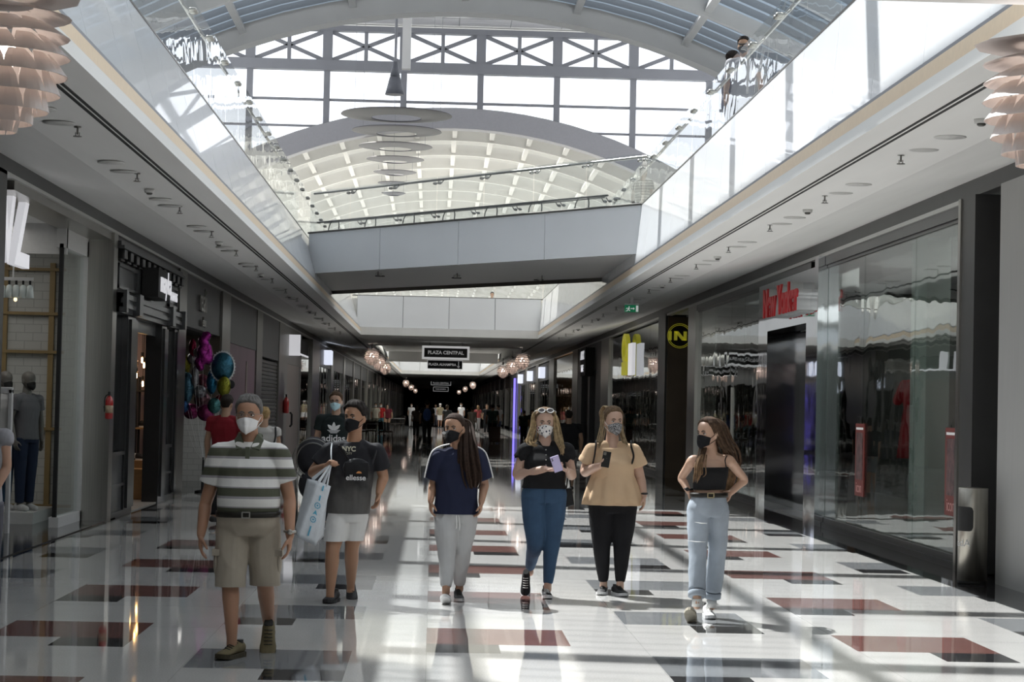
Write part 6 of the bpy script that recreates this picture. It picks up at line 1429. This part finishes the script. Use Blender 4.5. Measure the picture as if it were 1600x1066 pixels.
# ---------------------------------------------------------------- everyone else
def hexc(*c): return c
def bystander(x, ytop, Y, label, topc, botc, hairc=(.02, .015, .012), back=False, yaw=0., z0=0., h=None, bottom='trousers', sleeve=.5, longhair=False, mask=None, skinc=(.38, .23, .15), stride=.12, build=1., name='person', cat='person', grp=None, armr=None, arml=None, shoec=(.03, .03, .03), hat=None, topm=None, bald=False):
    p = at(x, ytop, Y); h = h or max(1.45, min(1.95, p.z-z0)); X = p.x; k = h/1.72
    fx = (0 if not back else PI)+yaw; fwd = Vector((math.sin(fx)*1.0, -math.cos(fx), 0)); sx = Vector((-fwd.y, fwd.x, 0)); o = Vector((X, Y, z0))
    L = lambda s, f, z: o+sx*(s*k)+fwd*(f*k)+Vector((0, 0, z*k))
    vox = .009 if Y < 45 else .016
    J = dict(hd=L(0, .02, 1.605), nk=L(0, -.01, 1.45), sl=L(-.175*build, 0, 1.38), sr=L(.175*build, 0, 1.38), el=L(-.23*build, -.02, 1.11), er=L(.23*build, .0, 1.11), wl=L(-.23*build, .06, .87), wr=L(.23*build, .02, .87),
             hl=L(-.09*build, 0, .91), hr=L(.09*build, 0, .91), kl=L(-.09, stride*.8, .50), kr=L(.09, -stride*.2, .49), al=L(-.09, stride, .09), ar=L(.09, -stride, .11 if stride > .05 else .09))
    if arml: J['el'], J['wl'] = arml
    if armr: J['er'], J['wr'] = armr
    J['handl'] = ((J['wl']-J['el']), sx, .35, 1, k); J['handr'] = ((J['wr']-J['er']), -sx, .35, -1, k)
    rt = empty(name, (X, Y, z0), label, cat, grp)
    pf = [(-.13, .145*build, .11, 0), (0, .16*build, .115, 0), (.3, .145*build, .11, 0), (.65, .165*build, .115, 0), (.85, .145*build, .095, 0), (.93, .09, .07, 0), (1, .05, .05, 0)]
    sk_ = skin('skin_%.2f_%.2f' % (skinc[0], skinc[1]), skinc)
    hd_ = basebody(J, pf, build*1.0, build, fwd, .225*k, Y < 45, sk_, rt, vox)
    if not bald: (hd_.hair(rt, cloth('hair_%.2f_%.2f' % hairc[:2], hairc, .3, 50), .015, .8, .42 if longhair else .48, .08 if longhair else .2, .64))
    if longhair: strands('long_hair', [([hd_.P(0, -.08, .05), hd_.P(0, -.12, -.05), hd_.P(0, -.13, -.16), hd_.P(0, -.12, -.26)], [.04, .06, .06, .04])], MATS['hair_%.2f_%.2f' % hairc[:2]], rt, 12, .02)
    if mask: hd_.mask(rt, cloth('mask_%.2f' % mask[0], mask, .02), .012, .44, -.04, 1.15)
    if hat:
        b = MB(); b.ell(hd_.P(0, 0, .075), (.095, .11, .05), 8); b.ell(hd_.P(0, .10, .06), (.07, .06, .012), 8); b.build('cap', cloth('cap_%.2f' % hat[0], hat), rt, True)
    if sleeve is not None: tp = top(J, pf, rt, topm or cloth('top_%.2f_%.2f_%.2f' % topc, topc), sleeve, (.072, .07, .07), .014, -.06, .005, 'shirt', max(vox, .008), arm=build)
    bm2 = cloth('bottom_%.2f_%.2f_%.2f' % botc, botc)
    if bottom == 'trousers': trousers(J, pf, rt, bm2, [.10, .092, .075, .066, .058], .97, .008, .03, .004, 'trousers', max(vox, .008))
    elif bottom == 'shorts': trousers(J, pf, rt, bm2, [.10, .098, .09], .46, .008, .03, .004, 'shorts', max(vox, .008))
    else:
        b = MB(); b.loft([ell_ring(L(0, 0, z), sx, w*k*build, fwd, w*k*.75, 20) for z, w in ((.95, .15), (.80, .185), (.55, .20), (.50, .19))]); b.build('skirt', bm2, rt, True)
    for q in 'lr':
        a_ = J['a'+q]; b = MB(); b.tube([a_-fwd*.05-Vector((0, 0, .04)), a_+fwd*.05-Vector((0, 0, .045)), a_+fwd*.14-Vector((0, 0, .06))], [.042, .042, .034], 10, sub=3); q_ = b.build('shoe', mat('shoe_%.2f' % shoec[0], shoec, .6, noise=.1), rt, True)
    return rt, J, hd_
BLK = (.013, .013, .015)
bystander(354, 618, 27.5, 'man in dark red polo shirt seen from behind near the balloons', (.20, .012, .02), BLK, back=True, yaw=-.3, build=1.12)
r2_, J2, _ = bystander(413, 637, 27, 'blond woman in a light striped top walking away behind the striped-polo man', (.5, .48, .45), (.10, .10, .12), hairc=(.33, .22, .10), back=True, sleeve=.25, longhair=False)
b = MB(); b.tube([J2['sl']+Vector((0, -.08, .05)), J2['sl']+Vector((0, -.14, -.12)), J2['hl']+Vector((-.05, -.17, 0))], .012, 6, sub=3); b.build('bag_strap', blackmatte, r2_, True)
r3_, J3, h3_ = bystander(526, 613, 27, 'bespectacled man in black T-shirt with white trefoil pushing a pushchair', (.014, .02, .02), (.03, .03, .035), hairc=(.06, .035, .02), mask=(.42, .60, .66), skinc=(.45, .28, .2), yaw=-.15, build=1.08)
h3_.eyes(r3_); b = MB()
for sg in (-1, 1):
    n = 12; b.tube([h3_.P(sg*.032+.022*math.cos(2*PI*i/n), .104, .0+.015*math.sin(2*PI*i/n)) for i in range(n+1)], .003, 5)
b.build('glasses', blackmatte, r3_, True)
c = J3['nk']+Vector((-.02, -.155, -.20)); b = MB(); trefoil(b, c, .115); b.build('shirt_logo', MATS['print_white'], r3_)
text('adidas', 'shirt_lettering', .125, MATS['print_white'], tuple(c+Vector((0, .01, -.125))), '-y', r3_, .002, bold=.002)
bystander(889, 642, 41, 'man in plain black T-shirt and grey shorts seen from behind by the dark shop doors', BLK, (.22, .22, .22), back=True, build=1.2, bottom='shorts', stride=.03)
rb_, Jb, _ = bystander(668, 626, 80, 'man in black with a blue backpack walking away down the middle of hall', BLK, BLK, back=True, build=1.12)
bk = empty('backpack', Jb['nk'], 'bright blue backpack on the back of the man in black mid-hall', 'backpack'); c = (Jb['sl']+Jb['sr'])/2; b = MB(); b.ell(c+Vector((0, -.20, -.2)), (.16, .09, .25), 12); b.build('sack', mat('blue_nylon', (.03, .08, .25), .6, noise=.1), bk, True)
b = MB(); b.ell(c+Vector((0, -.29, -.25)), (.11, .03, .12), 8); b.build('pocket', MATS['blue_nylon'], bk, True)
bystander(651, 634, 100, 'woman in brown-grey top and black leggings walking away beside the blue backpack man', (.09, .07, .06), BLK, back=True, hairc=(.05, .03, .02), longhair=True)
bystander(688, 631, 147, 'person in white cap, beige top and white shorts far down the hall', (.30, .26, .17), (.7, .7, .7), mask=(.7, .7, .7), hat=(.7, .7, .7), bottom='shorts')
bystander(699, 633, 106, 'person in grey shirt and black trousers walking away right of the white cap', (.13, .14, .14), BLK, back=True, hairc=(.12, .09, .06))
bystander(721, 630, 140, 'man in white shirt with pale mask standing far down the hall', (.75, .75, .76), (.25, .25, .28), mask=(.6, .7, .75), yaw=-.5)
bystander(711, 637, 185, 'tiny grey figure farthest away left of the white-shirted man', (.25, .25, .28), BLK)
bystander(738, 636, 102, 'dark-haired woman in short white and beige dress walking away', (.55, .52, .46), (.55, .52, .46), back=True, bottom='skirt', sleeve=.12, longhair=False)
bystander(747, 634, 132, 'woman in dark red and white beside the beige dress', (.25, .05, .05), (.3, .3, .3), longhair=True, hairc=(.2, .12, .06), back=True)
bystander(730, 636, 165, 'tiny dark figure between the white shirt and the beige dress', (.05, .05, .06), BLK, back=True)
rg, Jg, _ = bystander(770, 632, 91, 'man in dark green shirt walking away pulling a brown suitcase', (.05, .10, .095), BLK, back=True, build=1.15)
sc_ = empty('suitcase', (Jg['ar'].x, 90.6, 0), 'tall dark brown suitcase beside the green-shirted man', 'suitcase'); p = at(773, 690, 90.6); b = MB(); b.box(p.x-.24, p.x+.24, 90.45, 90.75, .05, .72); b.build('shell', mat('suitcase_brown', (.06, .035, .025), .5, noise=.1), sc_, bevel=.03)
b = MB()
for dx in (-.12, .12): b.tube([(p.x+dx, 90.6, .7), (p.x+dx, 90.6, 1.0)], .01, 6)
b.tube([(p.x-.12, 90.6, 1.0), (p.x+.12, 90.6, 1.0)], .014, 6); b.build('pull_handle', dsteel, sc_, True)
for dx in (-.2, .2):
    for dy in (-.1, .1): b = MB(); b.ell((p.x+dx, 90.6+dy, .03), (.02, .03, .03), 6); b.build('wheel', blackmatte, sc_, True)
bystander(779, 632, 104, 'person in white T-shirt holding a dark jacket right of the suitcase man', (.7, .7, .7), (.1, .12, .2), back=True, yaw=.4)
bystander(761, 632, 118, 'person in black behind the suitcase man, left of him', BLK, BLK, hairc=(.05, .03, .02))
bystander(819, 642, 96, 'man in dark teal shirt beside the blue light strip', (.03, .055, .055), BLK, back=True, build=1.15, stride=.04)
bystander(832, 641, 99, 'dark figure half hidden behind the man beside blue light strip', (.04, .04, .05), BLK)
bystander(587, 630, 110, 'person in cream shirt left of the red-shirted one by the cafe tables', (.5, .47, .38), (.15, .15, .12), mask=(.7, .7, .7))
bystander(595, 630, 113, 'person in bright red shirt by the far left cafe tables', (.40, .02, .02), (.05, .12, .15), mask=(.7, .7, .7))
bystander(605, 632, 116, 'person in dark crimson holding a pale bag by far left tables', (.14, .02, .03), BLK, build=1.3)
bystander(643, 631, 145, 'person in white with a white mask far left of the blue backpack', (.55, .55, .55), (.4, .4, .4), mask=(.75, .75, .75))
bystander(681, 632, 152, 'person in pale top partly hidden by the blue backpack man', (.5, .5, .52), (.1, .1, .12))
# upper level
E_ = bystander(1144, 67, 28.9, 'young man with dark glasses and black mask behind upper glass, left of the pair', (.03, .035, .08), BLK, z0=5.03, h=1.72, yaw=1.2, back=False, mask=(.012, .012, .014))
_, _, hh = E_; b = MB(); b.tube([hh.P(-.05, .095, .01), hh.P(-.03, .105, .0), hh.P(.03, .105, .0), hh.P(.05, .095, .01)], .010, 6); b.build('sunglasses', blackmatte, E_[0], True)
E_ = bystander(1163, 46, 28.0, 'young man with dark glasses and black mask behind upper glass, right of the pair', (.35, .35, .37), BLK, z0=5.03, h=1.76, yaw=-.3, mask=(.012, .012, .014))
_, _, hh = E_; b = MB(); b.tube([hh.P(-.05, .095, .01), hh.P(-.03, .105, .0), hh.P(.03, .105, .0), hh.P(.05, .095, .01)], .010, 6); b.build('sunglasses', blackmatte, E_[0], True)
stm = stripes('black_white_striped_tee', [(0, (.02, .02, .02)), (.72, (.5, .5, .5)), (.98, (.02, .02, .02))], (.02, .02, .02), 0, .06)
bystander(1005, 261, 43.5, 'man in black and white striped T-shirt walking on the footbridge', (.1, .1, .1), (.03, .03, .05), z0=5.085, h=1.70, yaw=2.6, topm=stm)
bystander(769, 458, 92, 'tiny dark figure on the upper level beyond the far balustrade', (.1, .1, .1), BLK, z0=5.03, h=1.7)
# the walker cut off by the left edge
w0 = at(-30, 640, 15.0)
bystander(-30, 625, 15.0, 'person cut by the left frame edge, only bare elbow and pale shoe showing', (.3, .3, .32), (.1, .1, .12), skinc=(.45, .27, .19), h=1.68, sleeve=.2, armr=(at(10, 730, 15.0), at(-12, 775, 14.9)), shoec=(.6, .6, .6), stride=.22)
# pushchair
p = at(490, 735, 26.2); o = empty('pushchair', (p.x, 26.2, 0), 'black folding pushchair pushed by the man with the trefoil shirt', 'pushchair')
X0 = p.x; b = MB(); b.ell((X0, 26.15, .95), (.22, .26, .26), 14); b.build('hood', cloth('pushchair_fabric', (.025, .025, .03), .1, 20), o, True)
b = MB(); b.ell((X0, 26.05, .60), (.18, .26, .20), 12); b.build('seat', MATS['pushchair_fabric'], o, True)
b = MB()
for s_ in (-.22, .22): b.tube([(X0+s_, 26.75, 1.05), (X0+s_, 26.3, .62), (X0+s_, 25.85, .14)], .012, 6, sub=3); b.tube([(X0+s_, 25.9, .75), (X0+s_, 26.3, .5), (X0+s_, 26.7, .14)], .012, 6, sub=3)
b.tube([(X0-.22, 26.75, 1.05), (X0+.22, 26.75, 1.05)], .018, 8); b.build('frame', dsteel, o, True)
for s_ in (-.24, .24):
    for yy in (25.85, 26.7):
        b = MB(); n = 20; b.tube([(X0+s_, yy+.12*math.cos(2*PI*i/n), .14+.12*math.sin(2*PI*i/n)) for i in range(n+1)], .018, 6); b.build('wheel', blackmatte, o, True)
b = MB(); n = 24
for rr_, yy in ((.25, 25.93), (.20, 25.92)): b.tube([(X0+rr_*math.cos(2*PI*i/n), yy, .92+rr_*1.05*math.sin(2*PI*i/n)) for i in range(n+1)], .008, 6)
b.build('hood_hoop', dsteel, o, True)
# mannequins in the clothes shop
gm = (.16, .15, .135)
for x, lab in ((44, 'grey mannequin in grey polo and dark jeans on the shop window plinth'), (8, 'second grey mannequin nearer the left frame edge, in white and denim')):
    far_ = x < 20
    bystander(x, 569, 26.8, lab, (.14, .14, .15) if not far_ else (.5, .5, .5), (.02, .03, .06) if not far_ else (.04, .09, .16), skinc=gm, z0=.16, h=1.80, yaw=.9, mask=(.03, .03, .03), bald=True, name='mannequin', cat='mannequin', shoec=(.6, .6, .58), stride=.02)
# clothes on display in the fashion shop
rdm = cloth('red_dress_fabric', (.40, .02, .03), .08, 5)
o = empty('red_dress', (WR+1.0, 28.3, 1.1), 'short red dress hanging inside the fashion shop window', 'dress')
c = Vector((WR+1.0, 28.3, 0)); ax_ = Vector((.5, -.86, 0)); fv_ = Vector((.86, .5, 0))
b = MB(); b.loft([ell_ring(c+UP*z, ax_, w_, fv_, w_*.5, 24) for z, w_ in ((1.05, .26), (1.35, .22), (1.55, .19), (1.75, .15), (1.95, .20), (2.10, .20), (2.14, .10))]); b.build('bodice_and_skirt', rdm, o, True)
b = MB(); b.tube([c+ax_*.18+UP*2.08, c+ax_*.30+UP*1.85], [.06, .07], 10); b.tube([c-ax_*.18+UP*2.08, c-ax_*.30+UP*1.85], [.06, .07], 10); b.build('sleeves', rdm, o, True)
b = MB(); b.tube([c+UP*2.14, c+UP*3.8], .006, 5); b.build('hanger', dsteel, o, True)
b = MB(); b.ell(c+Vector((.9, .9, 1.35)), (.16, .12, .32), 12); b.tube([c+Vector((.9, .9, 1.1)), c+Vector((.9, .9, .1))], .09, 12); b.ell(c+Vector((.9, .9, 1.75)), (.07, .08, .1), 10)
tag(fuse(b, 'dressed_mannequin', cloth('dark_clothing', (.04, .05, .05), .2, 5), None, .02, 4), 'dark dressed mannequin standing deep in the fashion shop', 'mannequin')
for i in range(5):
    o = empty('clothes_rail', (WR+1.6+.2*(i % 2), 37+i*1.4, 0), '%s rail of hanging clothes in the dim far part of the fashion shop' % ORD[i], 'clothes rail')
    xx, yy = WR+1.6+.2*(i % 2), 37+i*1.4; b = MB(); b.tube([(xx-.5, yy, 0), (xx-.5, yy, 1.6), (xx+.5, yy, 1.6), (xx+.5, yy, 0)], .015, 6); b.build('rail', steel, o, True)
    for k in range(6):
        b = MB(); x_ = xx-.4+.16*k; b.loft([[(x_+sx_*.03, yy+sy_*w_, z) for sx_, sy_ in ((-1, -1), (1, -1), (1, 1), (-1, 1))] for z, w_ in ((.75, .24), (1.4, .2), (1.55, .06))]); b.build('garment', cloth('garment_%d' % ((i+k) % 4), [(.05, .05, .06), (.25, .23, .2), (.15, .04, .05), (.12, .15, .2)][(i+k) % 4]), o)
# balloons
def foil(name, col, rough=.22): return mat(name, col, rough, metal=.75, noise=.25, nscale=14, bump=.4, bscale=30)
BAL = [(318, 548, 7, 26, (.42, .03, .30), 'tall twisted magenta foil balloon at top of the bunch', 'm'), (301, 543, 5, 12, (.30, .01, .05), 'small dark red foil balloon left of the tall magenta one', 0), (302, 560, 8, 8, (.6, .6, .62), 'round white foil balloon below the dark red one', 0), (309, 551, 6, 7, (.62, .62, .62), 'small white balloon tucked under the magenta one', 0),
 (305, 588, 5, 15, (.5, .5, .52), 'long narrow white balloon in the middle of bunch', 0), (289, 570, 8, 14, (.30, .27, .03), 'dull yellow balloon at the left of the bunch', 0), (348, 573, 15, 20, (.06, .22, .32), 'largest blue balloon with silver frilled edge', 'f'), (292, 606, 9, 22, (.08, .20, .28), 'blue-green oval balloon at the far left of the bunch', 0),
 (316, 597, 10, 11, (.35, .10, .14), 'red and white patterned balloon in the centre', 0), (331, 597, 7, 17, (.03, .22, .40), 'upright bright blue balloon in the centre', 0), (312, 612, 9, 9, (.40, .40, .42), 'grey-white round balloon low in the centre', 0), (350, 604, 9, 14, (.38, .38, .04), 'yellow-green balloon under the large blue one', 0),
 (361, 601, 5, 6, (.01, .01, .01), 'small black ball at the right of the bunch', 0), (316, 625, 11, 11, (.25, .12, .14), 'red spotted balloon just over the two pink ones', 0), (335, 634, 9, 11, (.10, .30, .30), 'teal balloon right of the spotted one', 0), (344, 628, 8, 10, (.32, .02, .03), 'red balloon at the lower right of the bunch', 0),
 (299, 643, 11, 11, (.35, .04, .17), 'left one of the two pink balloons at the bottom', 0), (322, 645, 12, 12, (.38, .05, .19), 'right one of the two pink balloons at the bottom', 0), (287, 634, 7, 10, (.03, .10, .25), 'small dark blue balloon at lower left of bunch', 0)]
wb = at(317, 742, 36.6)
for i, (x, y, rx, rz, col, lab, kind) in enumerate(BAL):
    Yb_ = 36.2+((i*37) % 11)*.07; c = at(x, y, Yb_); k = Yb_/F; rx_, rz_ = rx*k*1.18, rz*k*1.12; col = tuple(v*.6 for v in col)
    o = empty('balloon', c, lab, 'balloon', 'balloons tied outside the gift shop'); m_ = foil('foil_%d' % i, col) if i != 12 else blackmatte
    b = MB()
    if kind == 'm':
        b.tube([c+Vector((dx*k, 0, dz*k)) for dx, dz in ((-4, -26), (-6, -16), (3, -12), (-2, -2), (2, 8), (-1, 16), (6, 24), (0, 27))], [.07, .09, .10, .10, .09, .09, .07, .03], 14, sub=5); b.tube([c+Vector((3*k, 0, -12*k)), c+Vector((9*k, 0, -14*k)), c+Vector((8*k, 0, 6*k))], [.09, .08, .05], 12, sub=4)
        fuse(b, 'foil_body', m_, o, .012, 5)
    else:
        b.ell(c, (rx_, rx_*.55, rz_), 16); b.build('foil_body', m_, o, True)
        if kind == 'f':
            b = MB(); n = 60; b.loft([[c+Vector(((rx_*a_+.012*(-1)**q*(a_ > 1.05))*math.cos(2*PI*q/n), d_, (rz_*a_+.012*(-1)**q*(a_ > 1.05))*math.sin(2*PI*q/n))) for q in range(n)] for a_, d_ in ((.97, -.01), (1.1, -.006), (1.1, .006), (.97, .01))]); b.build('frilled_rim', silv, o)
    b = MB(); b.tube([c-UP*rz_, mixp(c, wb, .5)-UP*.1, wb+UP*.25], .0015, 4, sub=3); b.build('string', white, o)
o = empty('balloon_weight', (wb.x, 36.6, 0), 'small black stand on the floor holding the balloon strings', 'stand')
b = MB(); b.lathe((wb.x, 36.6, 0), [(.14, 0), (.14, .03), (.03, .05), (.015, .6), (.02, .62)], 16); b.build('base', blackmatte, o, True)
# cafe furniture down the left
wick = cloth('dark_wicker', (.05, .04, .035), .2, 40)
def chair(x, Y, rz, lab, first=None):
    o = empty('cafe_chair', (0, 0, 0), lab, 'chair', None); b = MB(); b.box(-.23, .23, -.22, .22, .40, .46); b.build('seat', wick, o, bevel=.02)
    b = MB(); b.tube([(-.22, .22, .44), (-.23, .27, .70), (-.20, .30, .88), (.20, .30, .88), (.23, .27, .70), (.22, .22, .44)], .02, 6, sub=3); b.box(-.2, .2, .24, .28, .5, .86); b.build('backrest', wick, o)
    for sx_ in (-.2, .2):
        for sy_ in (-.2, .2): b = MB(); b.tube([(sx_, sy_, .42), (sx_*1.12, sy_*1.15, 0)], .018, 6); b.build('leg', wick, o, True)
    return o
CH = chair(0, 0, 0, 'x'); p = at(603, 690, 89)
spots = [(p.x-.0, 89, 2.0, 'nearest dark wicker cafe chair, at the table left of the hall'), (p.x-1.0, 88.4, .3, 'dark wicker cafe chair partly behind the man with the black mask'), (p.x-.7, 90.6, 3.2, 'dark wicker cafe chair on the far side of near table'), (at(628, 0, 122).x, 122, 1.2, 'wicker cafe chair at the farther table'), (at(640, 0, 126).x, 126, -1.0, 'wicker cafe chair right of the farther table')]
for i, (x, y, rz, lab) in enumerate(spots):
    q = CH if i == 0 else copy_tree(CH); q.location = (x, y, 0); q.rotation_euler = (0, 0, rz); q['label'] = lab
for (x, y, lab) in ((p.x-.75, 89.4, 'dark cafe table left of the hall by the nearest wicker chair'), (at(634, 0, 124).x, 124, 'farther small cafe table down the left side')):
    o = empty('cafe_table', (x, y, 0), lab, 'table'); b = MB(); b.box(x-.55, x+.55, y-.35, y+.35, .72, .76); b.build('table_top', mat('table_grey', (.25, .25, .25), .3, noise=.05), o, bevel=.01)
    for sx_ in (-.45, .45):
        for sy_ in (-.28, .28): b = MB(); b.box(x+sx_-.025, x+sx_+.025, y+sy_-.025, y+sy_+.025, 0, .72); b.build('leg', blackmatte, o)
# ================================================================ LIGHT
w = bpy.data.worlds.new('sky'); bpy.context.scene.world = w; w.use_nodes = True; nt = w.node_tree
bg = nt.nodes['Background']; bg.inputs[0].default_value = (.95, .97, 1.0, 1); bg.inputs[1].default_value = 2.0
sun = bpy.data.lights.new('sun', 'SUN'); sun.energy = 12.0; sun.angle = .012; sun.color = (1, .97, .92)
so = bpy.data.objects.new('sun', sun); C.objects.link(so)
dirv = Vector((.78, -1.0, -1.65)).normalized(); so.rotation_euler = dirv.to_track_quat('-Z', 'Y').to_euler(); so.location = (-20, 60, 40)
